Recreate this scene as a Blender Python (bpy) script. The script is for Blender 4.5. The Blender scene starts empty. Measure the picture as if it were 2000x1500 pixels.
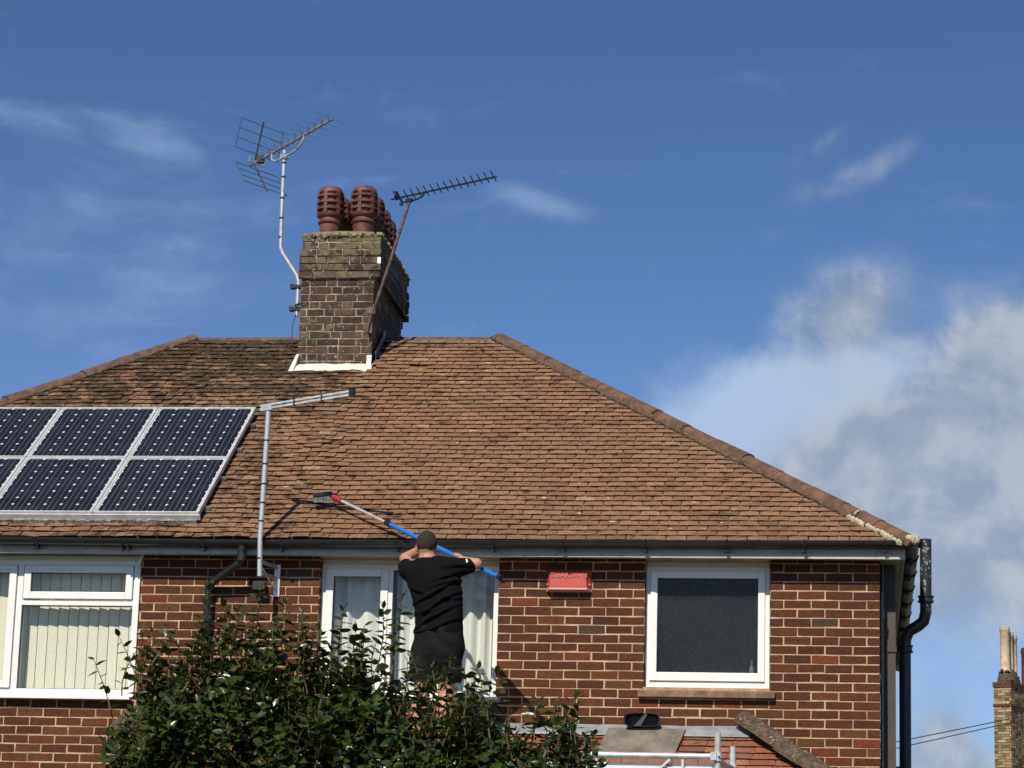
import bpy, bmesh, math, random
from mathutils import Vector, Matrix, noise as mnoise
R = random.Random(7)
H0 = 5.2                      # everything is laid out from brick course 0, which lies 5.2 m above the ground
sc = bpy.context.scene
C = sc.collection

# ---------------------------------------------------------------- camera
cam_d = bpy.data.cameras.new('camera'); cam = bpy.data.objects.new('camera', cam_d); C.objects.link(cam)
cam_d.sensor_width = 36.0; cam_d.lens = 95.67; cam_d.clip_start = 0.1; cam_d.clip_end = 3000
YAW, PITCH, ROLL = math.radians(7.44585), math.radians(13.02495), math.radians(1.65005)
fw = Vector((-math.sin(YAW)*math.cos(PITCH), math.cos(YAW)*math.cos(PITCH), math.sin(PITCH)))
rt = Vector((math.cos(YAW), math.sin(YAW), 0)); up = rt.cross(fw)
r2 = math.cos(ROLL)*rt + math.sin(ROLL)*up; u2 = -math.sin(ROLL)*rt + math.cos(ROLL)*up
cm = Matrix((r2, u2, -fw)).transposed().to_4x4(); cm.translation = (-0.17425, -22.2263, -3.59269)
cam.matrix_world = cm
sc.camera = cam

# ---------------------------------------------------------------- light
TOSUN = Vector((-0.24, -1.0, 0.97)).normalized()
SUN_EL = math.asin(TOSUN.z); SUN_ROT = math.atan2(TOSUN.x, TOSUN.y)
sun_d = bpy.data.lights.new('sun', 'SUN'); sun_d.energy = 5.0; sun_d.angle = math.radians(0.53); sun_d.color = (1.0, 0.915, 0.79)
sun = bpy.data.objects.new('sun', sun_d); C.objects.link(sun)
sun.rotation_euler = TOSUN.to_track_quat('Z', 'Y').to_euler(); sun.location = TOSUN*60
sc.view_settings.view_transform = 'Standard'; sc.view_settings.look = 'None'
sc.view_settings.exposure = 0.0; sc.view_settings.gamma = 1.0; sc.view_settings.use_curve_mapping = False

cy = sc.cycles
cy.max_bounces = 5; cy.diffuse_bounces = 2; cy.glossy_bounces = 2; cy.transmission_bounces = 2; cy.transparent_max_bounces = 6; cy.use_light_tree = False; cy.caustics_reflective = False; cy.caustics_refractive = False

# ---------------------------------------------------------------- node helper
class NT:
    def __init__(s, tree):
        s.t = tree; tree.nodes.clear()
    def n(s, typ, **kw):
        nd = s.t.nodes.new(typ)
        for k, v in kw.items():
            if k.startswith('i_'):
                key = k[2:]
                sock = nd.inputs[int(key)] if key.isdigit() else nd.inputs[key.replace('_', ' ')]
                s.put(sock, v)
            else: setattr(nd, k, v)
        return nd
    def put(s, sock, v):
        if isinstance(v, bpy.types.NodeSocket): s.t.links.new(v, sock)
        elif v is not None: sock.default_value = v
    def math(s, op, a, b=None, c=None, clamp=False):
        nd = s.t.nodes.new('ShaderNodeMath'); nd.operation = op; nd.use_clamp = clamp
        s.put(nd.inputs[0], a); s.put(nd.inputs[1], b); s.put(nd.inputs[2], c)
        return nd.outputs[0]
    def vmath(s, op, a, b=None):
        nd = s.t.nodes.new('ShaderNodeVectorMath'); nd.operation = op
        s.put(nd.inputs[0], a)
        if b is not None: s.put(nd.inputs[3 if op == 'SCALE' else 1], b)
        return nd.outputs[1] if op in ('LENGTH', 'DOT_PRODUCT') else nd.outputs[0]
    def mix(s, f, a, b, typ='MIX'):
        nd = s.t.nodes.new('ShaderNodeMix'); nd.data_type = 'RGBA'; nd.blend_type = typ
        s.put(nd.inputs[0], f); s.put(nd.inputs[6], a); s.put(nd.inputs[7], b)
        return nd.outputs[2]
    def ramp(s, f, lo, hi, a=0.0, b=1.0, smooth=True):
        nd = s.t.nodes.new('ShaderNodeMapRange'); nd.interpolation_type = 'SMOOTHSTEP' if smooth else 'LINEAR'
        s.put(nd.inputs[0], f)
        for i, v in enumerate((lo, hi, a, b)): s.put(nd.inputs[i+1], v)
        return nd.outputs[0]
    def noise(s, vec, scale, detail=4, rough=0.55, dist=0.0):
        nd = s.t.nodes.new('ShaderNodeTexNoise')
        s.put(nd.inputs['Vector'], vec); s.put(nd.inputs['Scale'], scale); nd.inputs['Detail'].default_value = detail
        nd.inputs['Roughness'].default_value = rough; nd.inputs['Distortion'].default_value = dist
        return nd.outputs[0]
    def sep(s, v):
        nd = s.t.nodes.new('ShaderNodeSeparateXYZ'); s.put(nd.inputs[0], v); return nd.outputs
    def comb(s, x, y, z):
        nd = s.t.nodes.new('ShaderNodeCombineXYZ')
        for i, v in enumerate((x, y, z)): s.put(nd.inputs[i], v)
        return nd.outputs[0]
def c4(c): return (c[0], c[1], c[2], 1.0)

# ---------------------------------------------------------------- sky: Nishita air plus clouds placed by direction
world = bpy.data.worlds.new('World'); sc.world = world; world.use_nodes = True
world.cycles.sampling_method = 'MANUAL'; world.cycles.sample_map_resolution = 256
w = NT(world.node_tree)
sky = w.n('ShaderNodeTexSky'); sky.sky_type = 'NISHITA'; sky.sun_disc = False
sky.sun_elevation = SUN_EL; sky.sun_rotation = SUN_ROT; sky.altitude = 100; sky.air_density = 1.0; sky.dust_density = 0.35; sky.ozone_density = 2.2
tc = w.n('ShaderNodeTexCoord').outputs['Generated']
d = w.sep(tc)
yy = w.math('MAXIMUM', d[1], 0.12)
SKY_U = w.math('DIVIDE', d[0], yy); SKY_V = w.math('DIVIDE', d[2], yy)     # tangent plane towards +Y
front = w.ramp(d[1], 0.15, 0.45)
uv = w.comb(SKY_U, SKY_V, 0.0)
warp = w.vmath('SUBTRACT', w.n('ShaderNodeTexNoise', i_Vector=uv, i_Scale=9.0, i_Detail=3.0).outputs[1], (0.5, 0.5, 0.5))
uvw = w.vmath('ADD', uv, w.vmath('SCALE', warp, 0.05))
fbm = w.noise(uvw, 17.0, 9, 0.56)
fine = w.noise(uvw, 48.0, 9, 0.66)
def blob(uc, vc, a, b, ang=0.0, wgt=1.0):
    c, s_ = math.cos(ang), math.sin(ang)
    du = w.math('SUBTRACT', SKY_U, uc); dv = w.math('SUBTRACT', SKY_V, vc)
    p = w.math('DIVIDE', w.math('ADD', w.math('MULTIPLY', du, c), w.math('MULTIPLY', dv, s_)), a)
    q = w.math('DIVIDE', w.math('SUBTRACT', w.math('MULTIPLY', dv, c), w.math('MULTIPLY', du, s_)), b)
    r = w.math('ADD', w.math('MULTIPLY', p, p), w.math('MULTIPLY', q, q))
    return w.math('MULTIPLY', w.math('POWER', 2.718, w.math('MULTIPLY', r, -1.0)), wgt)
def total(L):
    o = L[0]
    for x in L[1:]: o = w.math('ADD', o, x)
    return o
bank = total([blob(0.050, 0.214, 0.036, 0.040, 0.0, 1.0), blob(0.060, 0.250, 0.026, 0.022, 0.3, .85),
              blob(-0.004, 0.258, 0.028, 0.020, 0.4, 1.0), blob(0.000, 0.206, 0.040, 0.018, 0.25, .95), blob(0.024, 0.183, 0.042, 0.024, 0.0, .92),
              blob(0.040, 0.152, 0.036, 0.024, 0.0, .72), blob(0.030, 0.102, 0.013, 0.017, 0.0, .95), blob(0.045, 0.088, 0.040, 0.012, 0.0, .7), blob(0.0, 0.110, 0.012, 0.02, 0.0, .45),
              blob(-0.0135, 0.328, 0.020, 0.0060, 0.62, .40), blob(-0.009, 0.3115, 0.024, 0.0080, 0.42, .42), blob(0.012, 0.322, 0.014, 0.007, 0.6, .36)])
veil = total([blob(-0.022, 0.230, 0.030, 0.018, 0.15, 1.05), blob(-0.055, 0.213, 0.040, 0.024, 0.2, .85), blob(0.006, 0.240, 0.018, 0.010, 0.4, .8), blob(0.03, 0.15, 0.06, 0.05, 0.0, .4)])
# thin cirrus, drawn out along a slant
cir = w.vmath('MULTIPLY', uvw, (1.0, 1.0, 1.0))
mp = w.n('ShaderNodeMapping', i_Vector=cir); mp.inputs['Rotation'].default_value = (0, 0, 0.30); mp.inputs['Scale'].default_value = (8.0, 30.0, 1.0)
cfbm = w.noise(mp.outputs[0], 1.5, 9, 0.60)
cmask = total([blob(-0.322, 0.344, 0.040, 0.010, -0.2, 1.0), blob(-0.272, 0.3305, 0.026, 0.009, -0.28, .95), blob(-0.30, 0.300, 0.070, 0.028, 0.0, .72),
               blob(-0.29, 0.262, 0.06, 0.026, 0.0, .66), blob(-0.19, 0.3150, 0.026, 0.0045, 0.0, .75), blob(-0.118, 0.3035, 0.028, 0.0055, -0.32, .95), blob(-0.29, 0.225, 0.045, 0.022, 0.3, .66),
               blob(-0.345, 0.385, 0.016, 0.007, 0.0, .5)])
cirrus = w.math('MULTIPLY', w.ramp(w.math('ADD', w.math('MULTIPLY', cmask, 0.46), w.math('MULTIPLY', w.math('SUBTRACT', w.math('ADD', w.math('MULTIPLY', cfbm, .75), w.math('MULTIPLY', fine, .25)), 0.5), 1.9)), 0.10, 0.95), 0.52)
offs = w.vmath('ADD', uvw, (-0.004, 0.012, 0.0)); fbm_up = w.noise(offs, 17.0, 9, 0.58)
dens = w.math('ADD', bank, w.math('MULTIPLY', w.math('SUBTRACT', w.math('ADD', w.math('MULTIPLY', fbm, .66), w.math('MULTIPLY', fine, .34)), 0.5), 2.3))
a_bank = w.math('MULTIPLY', w.ramp(dens, 0.30, 0.90), 0.88)
a_soft = w.math('MULTIPLY', w.math('MULTIPLY', w.ramp(dens, -0.05, 1.1), 0.75), w.ramp(bank, 0.06, 0.42))
a_bank = w.math('MAXIMUM', a_bank, a_soft)
a_veil = w.math('MULTIPLY', w.ramp(w.math('ADD', veil, w.math('MULTIPLY', w.math('SUBTRACT', fine, 0.5), 1.0)), 0.10, 1.05), 0.90)
# everywhere else: ordinary broken cloud of the same kind
mps = w.n('ShaderNodeMapping', i_Vector=tc); mps.inputs['Scale'].default_value = (1.0, 1.0, 2.2)
gen = w.noise(mps.outputs[0], 2.6, 7, 0.56)
notfront = w.math('SUBTRACT', 1.0, w.math('MULTIPLY', front, w.math('MULTIPLY', w.ramp(SKY_U, -0.55, -0.40), w.ramp(SKY_U, 0.30, 0.12))))
a_gen = w.math('MULTIPLY', w.math('MULTIPLY', w.ramp(gen, 0.54, 0.74), notfront), 0.6)
lit = w.ramp(w.math('ADD', w.math('MULTIPLY', w.math('SUBTRACT', fbm, fbm_up), 1.9), w.math('ADD', w.math('MULTIPLY', fine, 0.75), w.math('MULTIPLY', SKY_V, 0.6))), 0.26, 0.74)
CLOUD_K = 16.7
g_dark = c4([x*CLOUD_K for x in (0.30, 0.365, 0.470)]); g_lit = c4([x*CLOUD_K for x in (0.475, 0.52, 0.585)])
ccol = w.mix(lit, g_dark, g_lit)
elev = w.ramp(d[2], 0.36, 0.13, 0.0, 1.0, False)
base = w.mix(1.0, sky.outputs[0], w.mix(elev, (0.66, 0.91, 1.30, 1), (1.10, 1.27, 1.70, 1)), 'MULTIPLY')
col = w.mix(w.math('MULTIPLY', cirrus, front), base, c4([x*CLOUD_K for x in (0.38, 0.50, 0.72)]))
col = w.mix(w.math('MULTIPLY', a_veil, front), col, c4([x*CLOUD_K for x in (0.45, 0.57, 0.76)]))
col = w.mix(w.math('MULTIPLY', a_bank, front), col, ccol)
col = w.mix(a_gen, col, g_lit)
bg = w.n('ShaderNodeBackground', i_Color=col, i_Strength=0.060)
w.t.links.new(bg.outputs[0], w.n('ShaderNodeOutputWorld').inputs[0])

# ---------------------------------------------------------------- mesh builder
WM = {}
class MB:
    def __init__(s): s.v = []; s.f = []; s.c = []
    def add(s, vs, fs, col=None):
        o = len(s.v); s.v += [tuple(v) for v in vs]; s.f += [tuple(i+o for i in f) for f in fs]
        if col is not None: s.c += [col]*len(vs)
        return s
    def box(s, x0, x1, y0, y1, z0, z1, col=None):
        return s.add([(x0,y0,z0),(x1,y0,z0),(x1,y1,z0),(x0,y1,z0),(x0,y0,z1),(x1,y0,z1),(x1,y1,z1),(x0,y1,z1)],
              [(0,3,2,1),(4,5,6,7),(0,1,5,4),(1,2,6,5),(2,3,7,6),(3,0,4,7)], col)
    def obox(s, c, a, b, d, col=None):
        c, a, b, d = map(Vector, (c, a, b, d))
        if a.cross(b).dot(d) < 0: a = -a
        return s.add([c-a-b-d, c+a-b-d, c+a+b-d, c-a+b-d, c-a-b+d, c+a-b+d, c+a+b+d, c-a+b+d],
              [(0,3,2,1),(4,5,6,7),(0,1,5,4),(1,2,6,5),(2,3,7,6),(3,0,4,7)], col)
    def beam(s, p0, p1, wd, ht, upv=(0,0,1)):
        p0, p1 = Vector(p0), Vector(p1); a = (p1-p0)/2; x = a.normalized().cross(Vector(upv)).normalized(); y = x.cross(a.normalized())
        return s.obox((p0+p1)/2, a, x*wd/2, y*ht/2)
    def tube(s, pts, r, n=12, cap=True):
        pts = [Vector(p) for p in pts]; rs = r if isinstance(r, (list, tuple)) else [r]*len(pts)
        o = len(s.v); t = (pts[1]-pts[0]).normalized()
        x = t.orthogonal().normalized(); vs = []; fs = []
        for i, p in enumerate(pts):
            if 0 < i < len(pts)-1: t2 = ((pts[i]-pts[i-1]).normalized()+(pts[i+1]-pts[i]).normalized()).normalized()
            elif i == 0: t2 = (pts[1]-pts[0]).normalized()
            else: t2 = (pts[-1]-pts[-2]).normalized()
            x = (x - t2*x.dot(t2)).normalized(); y = t2.cross(x)
            for k in range(n):
                a = 2*math.pi*k/n; vs.append(p + (x*math.cos(a)+y*math.sin(a))*rs[i])
        for i in range(len(pts)-1):
            for k in range(n):
                k2 = (k+1) % n; fs.append((i*n+k, i*n+k2, (i+1)*n+k2, (i+1)*n+k))
        if cap: fs.append(tuple(range(n-1, -1, -1))); fs.append(tuple((len(pts)-1)*n+k for k in range(n)))
        return s.add(vs, fs)
    def lathe(s, o, prof, n=20, col=None):
        vs = []; fs = []; o = Vector(o)
        for (r, z) in prof:
            for k in range(n):
                a = 2*math.pi*k/n; vs.append(o+Vector((r*math.cos(a), r*math.sin(a), z)))
        for i in range(len(prof)-1):
            for k in range(n):
                k2 = (k+1) % n; fs.append((i*n+k, i*n+k2, (i+1)*n+k2, (i+1)*n+k))
        fs.append(tuple(range(n-1, -1, -1))); fs.append(tuple((len(prof)-1)*n+k for k in range(n)))
        return s.add(vs, fs, col)
    def ball(s, c, r, n=8, m=5, col=None):
        c = Vector(c); r = r if isinstance(r, (tuple, list)) else (r, r, r); vs = [c+Vector((0, 0, -r[2]))]; fs = []
        for i in range(1, m):
            th = math.pi*i/m
            for k in range(n):
                a = 2*math.pi*k/n; vs.append(c+Vector((r[0]*math.sin(th)*math.cos(a), r[1]*math.sin(th)*math.sin(a), -r[2]*math.cos(th))))
        vs.append(c+Vector((0, 0, r[2]))); L = len(vs)-1
        for k in range(n):
            k2 = (k+1) % n; fs.append((0, 1+k2, 1+k))
            for i in range(m-2): fs.append((1+i*n+k, 1+i*n+k2, 1+(i+1)*n+k2, 1+(i+1)*n+k))
            fs.append((1+(m-2)*n+k, 1+(m-2)*n+k2, L))
        return s.add(vs, fs, col)
    def mesh(s, name, smooth=None):
        me = bpy.data.meshes.new(name); me.from_pydata(s.v, [], s.f)
        if s.c and len(s.c) == len(s.v):
            at = me.color_attributes.new('tint', 'FLOAT_COLOR', 'POINT')
            at.data.foreach_set('color', [x for c in s.c for x in (c[0], c[1], c[2], 1.0)])
        me.validate(); me.update()
        if smooth:
            me.polygons.foreach_set('use_smooth', [True]*len(me.polygons)); me.set_sharp_from_angle(angle=math.radians(smooth))
        return me
    def build(s, name, m, parent=None, smooth=None):
        me = s.mesh(name, smooth); me.materials.append(m); return link(name, me, parent)
def link(name, me, parent=None, mat=None):
    o = bpy.data.objects.new(name, me); C.objects.link(o)
    if mat is not None: o.matrix_basis = mat
    WM[o] = o.matrix_basis.copy()
    if parent is not None: o.parent = parent; o.matrix_parent_inverse = WM[parent].inverted()
    return o
def tag(o, label, cat, group=None):
    o['label'] = label; o['category'] = cat
    if group: o['group'] = group
    return o
def thing(name, loc, label, cat, group=None):
    o = link(name, None, None, Matrix.Translation(loc)); o.empty_display_size = 0.2
    return tag(o, label, cat, group)
def part(name, parent, loc=(0, 0, 0)):
    return link(name, None, parent, Matrix.Translation(loc))

# ---------------------------------------------------------------- materials
def simple(name, col, rough=0.6, metal=0.0, var=0.0, scale=8.0, bump=0.0, bscale=40.0, spec=0.5, col2=None, coat=0.0, dirt=0.0):
    m = bpy.data.materials.new(name); m.use_nodes = True; t = NT(m.node_tree)
    g = t.n('ShaderNodeNewGeometry').outputs['Position']
    b = t.n('ShaderNodeBsdfPrincipled'); b.inputs['Roughness'].default_value = rough; b.inputs['Metallic'].default_value = metal
    b.inputs['Specular IOR Level'].default_value = spec; b.inputs['Coat Weight'].default_value = coat
    c = c4(col)
    if var or col2:
        f = t.noise(g, scale, 5, 0.6)
        lo = c4(col2 if col2 else [x*(1-var) for x in col]); hi = c4(col if col2 else [min(1, x*(1+var)) for x in col])
        c = t.mix(t.ramp(f, 0.3, 0.7), lo, hi)
    if dirt:
        c = t.mix(t.math('MULTIPLY', t.ramp(t.noise(g, scale*2.3, 6, 0.65), 0.5, 0.72), dirt), c, (0.05, 0.045, 0.035, 1))
    t.put(b.inputs['Base Color'], c)
    if bump:
        bp = t.n('ShaderNodeBump', i_Height=t.noise(g, bscale, 5, 0.6), i_Strength=bump); bp.inputs['Distance'].default_value = 0.01
        t.put(b.inputs['Normal'], bp.outputs[0])
    t.t.links.new(b.outputs[0], t.n('ShaderNodeOutputMaterial').inputs[0])
    return m
def tinted(name, attr, kind):
    """brick / tile: the piece's own colour (object colour or vertex tint) with grain, stains and lichen on it"""
    m = bpy.data.materials.new(name); m.use_nodes = True; t = NT(m.node_tree)
    g = t.n('ShaderNodeNewGeometry').outputs['Position']
    src = t.n('ShaderNodeAttribute', attribute_name='tint').outputs['Color'] if attr else t.n('ShaderNodeObjectInfo').outputs['Color']
    b = t.n('ShaderNodeBsdfPrincipled'); b.inputs['Roughness'].default_value = 0.88; b.inputs['Specular IOR Level'].default_value = 0.25
    if kind == 'brick':
        st = t.n('ShaderNodeMapping', i_Vector=g); st.inputs['Scale'].default_value = (1, 1, 3.5)
        n1 = t.noise(st.outputs[0], 22, 6, 0.65); n2 = t.noise(g, 75, 4, 0.6)
        c = t.mix(1.0, src, t.mix(t.ramp(n1, 0.25, 0.75), (0.62, 0.60, 0.62, 1), (1.36, 1.36, 1.30, 1)), 'MULTIPLY')
        c = t.mix(t.math('MULTIPLY', t.ramp(n2, 0.60, 0.80), 0.35), c, (0.20, 0.12, 0.08, 1))
        c = t.mix(t.math('MULTIPLY', t.ramp(t.noise(g, 5.0, 6, 0.7), 0.66, 0.82), 0.25), c, (0.33, 0.25, 0.19, 1))
        c = t.mix(t.math('MULTIPLY', t.ramp(t.noise(g, 1.1, 3, 0.5), 0.52, 0.75), 0.30), c, (0.035, 0.022, 0.018, 1))
        vs_ = t.n('ShaderNodeMapping', i_Vector=g); vs_.inputs['Scale'].default_value = (5.0, 1.0, 0.8)
        c = t.mix(t.math('MULTIPLY', t.ramp(t.noise(vs_.outputs[0], 1.6, 5, 0.6), 0.54, 0.72), 0.38), c, (0.030, 0.020, 0.014, 1))
        hgt = t.math('ADD', n1, t.math('MULTIPLY', n2, 0.5)); bs = 0.5
    elif kind == 'stack':
        n1 = t.noise(g, 14, 7, 0.7); n2 = t.noise(g, 60, 4, 0.6); z = t.sep(g)[2]
        c = t.mix(1.0, src, t.mix(t.ramp(n1, 0.25, 0.75), (0.6, 0.6, 0.6, 1), (1.4, 1.4, 1.4, 1)), 'MULTIPLY')
        lich = t.math('ADD', t.noise(g, 9, 6, 0.7), t.ramp(z, H0+3.25, H0+3.80, 0.01, 0.14))
        c = t.mix(t.math('MULTIPLY', t.ramp(lich, 0.57, 0.66), 0.75), c, (0.16, 0.145, 0.085, 1))
        c = t.mix(t.math('MULTIPLY', t.ramp(t.noise(g, 30, 3, 0.5), 0.66, 0.70), 0.65), c, (0.42, 0.38, 0.30, 1))
        hgt = t.math('ADD', n1, n2); bs = 0.6
    else:
        n1 = t.noise(g, 30, 6, 0.65); n2 = t.noise(g, 110, 3, 0.6)
        c = t.mix(1.0, src, t.mix(t.ramp(n1, 0.25, 0.75), (0.60, 0.59, 0.58, 1), (1.40, 1.40, 1.36, 1)), 'MULTIPLY')
        c = t.mix(t.math('MULTIPLY', t.ramp(t.noise(g, 0.9, 4, 0.6), 0.42, 0.68), 0.30), c, (0.20, 0.135, 0.088, 1))
        x = t.sep(g)
        # moss and soot lie thickest by the ridge on the left and around the panels
        mask = t.math('ADD', t.math('MULTIPLY', t.ramp(x[0], -4.0, -5.6), t.ramp(x[2], H0+1.4, H0+2.8, 0.03, 0.17)), t.math('MULTIPLY', t.ramp(x[0], -4.5, -5.4), 0.085))
        mask = t.math('ADD', mask, t.ramp(x[2], H0+2.3, H0+2.95, 0.015, 0.075))
        mo = t.math('ADD', t.math('ADD', .5, t.math('MULTIPLY', t.math('SUBTRACT', t.math('ADD', t.math('MULTIPLY', t.noise(g, 4.2, 7, 0.75), .6), t.math('MULTIPLY', t.noise(g, 15.0, 4, 0.6), .4)), .5), 1.9)), mask)
        c = t.mix(t.math('MULTIPLY', t.ramp(mo, 0.62, 0.74), 0.86), c, (0.030, 0.023, 0.014, 1))
        c = t.mix(t.math('MULTIPLY', t.math('MULTIPLY', t.ramp(t.noise(g, 23.0, 5, 0.7), 0.60, 0.70), t.ramp(mask, 0.03, 0.16)), 0.55), c, (0.36, 0.31, 0.22, 1))
        c = t.mix(t.math('MULTIPLY', t.ramp(t.noise(g, 2.6, 6, 0.68), 0.46, 0.72), 0.48), c, (0.095, 0.054, 0.033, 1))
        sp = t.n('ShaderNodeTexVoronoi', i_Vector=g, i_Scale=7.0); sp.feature = 'F1'
        sz = t.ramp(t.noise(g, 1.7, 3, 0.5), 0.45, 0.75, 0.0, 0.13)
        c = t.mix(t.math('MULTIPLY', t.math('LESS_THAN', sp.outputs['Distance'], sz), 0.50), c, (0.52, 0.44, 0.35, 1))
        hgt = t.math('ADD', n1, t.math('MULTIPLY', n2, 0.7)); bs = 0.55
    t.put(b.inputs['Base Color'], c)
    bp = t.n('ShaderNodeBump', i_Height=hgt, i_Strength=bs); bp.inputs['Distance'].default_value = 0.006
    t.put(b.inputs['Normal'], bp.outputs[0])
    t.t.links.new(b.outputs[0], t.n('ShaderNodeOutputMaterial').inputs[0])
    return m
def glass(name, tint=(0.95, 0.965, 0.955), ior=1.5):
    m = bpy.data.materials.new(name); m.use_nodes = True; t = NT(m.node_tree)
    gg = t.n('ShaderNodeNewGeometry'); cs_ = t.math('ABSOLUTE', t.vmath('DOT_PRODUCT', gg.outputs['Normal'], gg.outputs['Incoming']))
    fr = t.math('ADD', .05, t.math('MULTIPLY', .95, t.math('POWER', t.math('SUBTRACT', 1.0, cs_), 5.0))); tr = t.n('ShaderNodeBsdfTransparent', i_Color=c4(tint)); gl = t.n('ShaderNodeBsdfGlossy', i_Roughness=0.01)
    mx = t.n('ShaderNodeMixShader', i_0=fr, i_1=tr.outputs[0], i_2=gl.outputs[0])
    t.t.links.new(mx.outputs[0], t.n('ShaderNodeOutputMaterial').inputs[0]); return m
def obscured(name):
    m = bpy.data.materials.new(name); m.use_nodes = True; t = NT(m.node_tree)
    g = t.n('ShaderNodeNewGeometry').outputs['Position']
    n1 = t.noise(g, 44, 4, 0.65, 1.2)
    b = t.n('ShaderNodeBsdfPrincipled', i_Roughness=0.09); t.put(b.inputs['Base Color'], t.mix(t.ramp(n1, 0.3, 0.7), (0.008, 0.013, 0.013, 1), (0.034, 0.046, 0.044, 1))); b.inputs['Specular IOR Level'].default_value = 0.9
    bp = t.n('ShaderNodeBump', i_Height=n1, i_Strength=0.55); bp.inputs['Distance'].default_value = 0.008; t.put(b.inputs['Normal'], bp.outputs[0])
    tr = t.n('ShaderNodeBsdfTransparent', i_Color=t.mix(t.ramp(n1, 0.3, 0.7), (0.30, 0.40, 0.39, 1), (0.74, 0.90, 0.88, 1)))
    mx = t.n('ShaderNodeMixShader', i_0=0.45, i_1=tr.outputs[0], i_2=b.outputs[0])
    t.t.links.new(mx.outputs[0], t.n('ShaderNodeOutputMaterial').inputs[0]); return m
def leafmat(name):
    m = bpy.data.materials.new(name); m.use_nodes = True; t = NT(m.node_tree)
    g = t.n('ShaderNodeNewGeometry').outputs['Position']
    f = t.noise(g, 5.0, 4, 0.6); f2 = t.noise(g, 33.0, 2, 0.5)
    c = t.mix(t.ramp(f2, 0.35, 0.65), (0.012, 0.026, 0.006, 1), (0.048, 0.074, 0.013, 1))
    c = t.mix(t.ramp(f, 0.56, 0.70), c, (0.085, 0.108, 0.022, 1))
    b = t.n('ShaderNodeBsdfPrincipled', i_Roughness=0.27); t.put(b.inputs['Base Color'], c); b.inputs['Specular IOR Level'].default_value = 0.38
    tl = t.n('ShaderNodeBsdfTranslucent', i_Color=t.mix(0.5, c, (0.16, 0.22, 0.03, 1)))
    mx = t.n('ShaderNodeMixShader', i_0=0.16, i_1=b.outputs[0], i_2=tl.outputs[0])
    t.t.links.new(mx.outputs[0], t.n('ShaderNodeOutputMaterial').inputs[0]); return m
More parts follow.
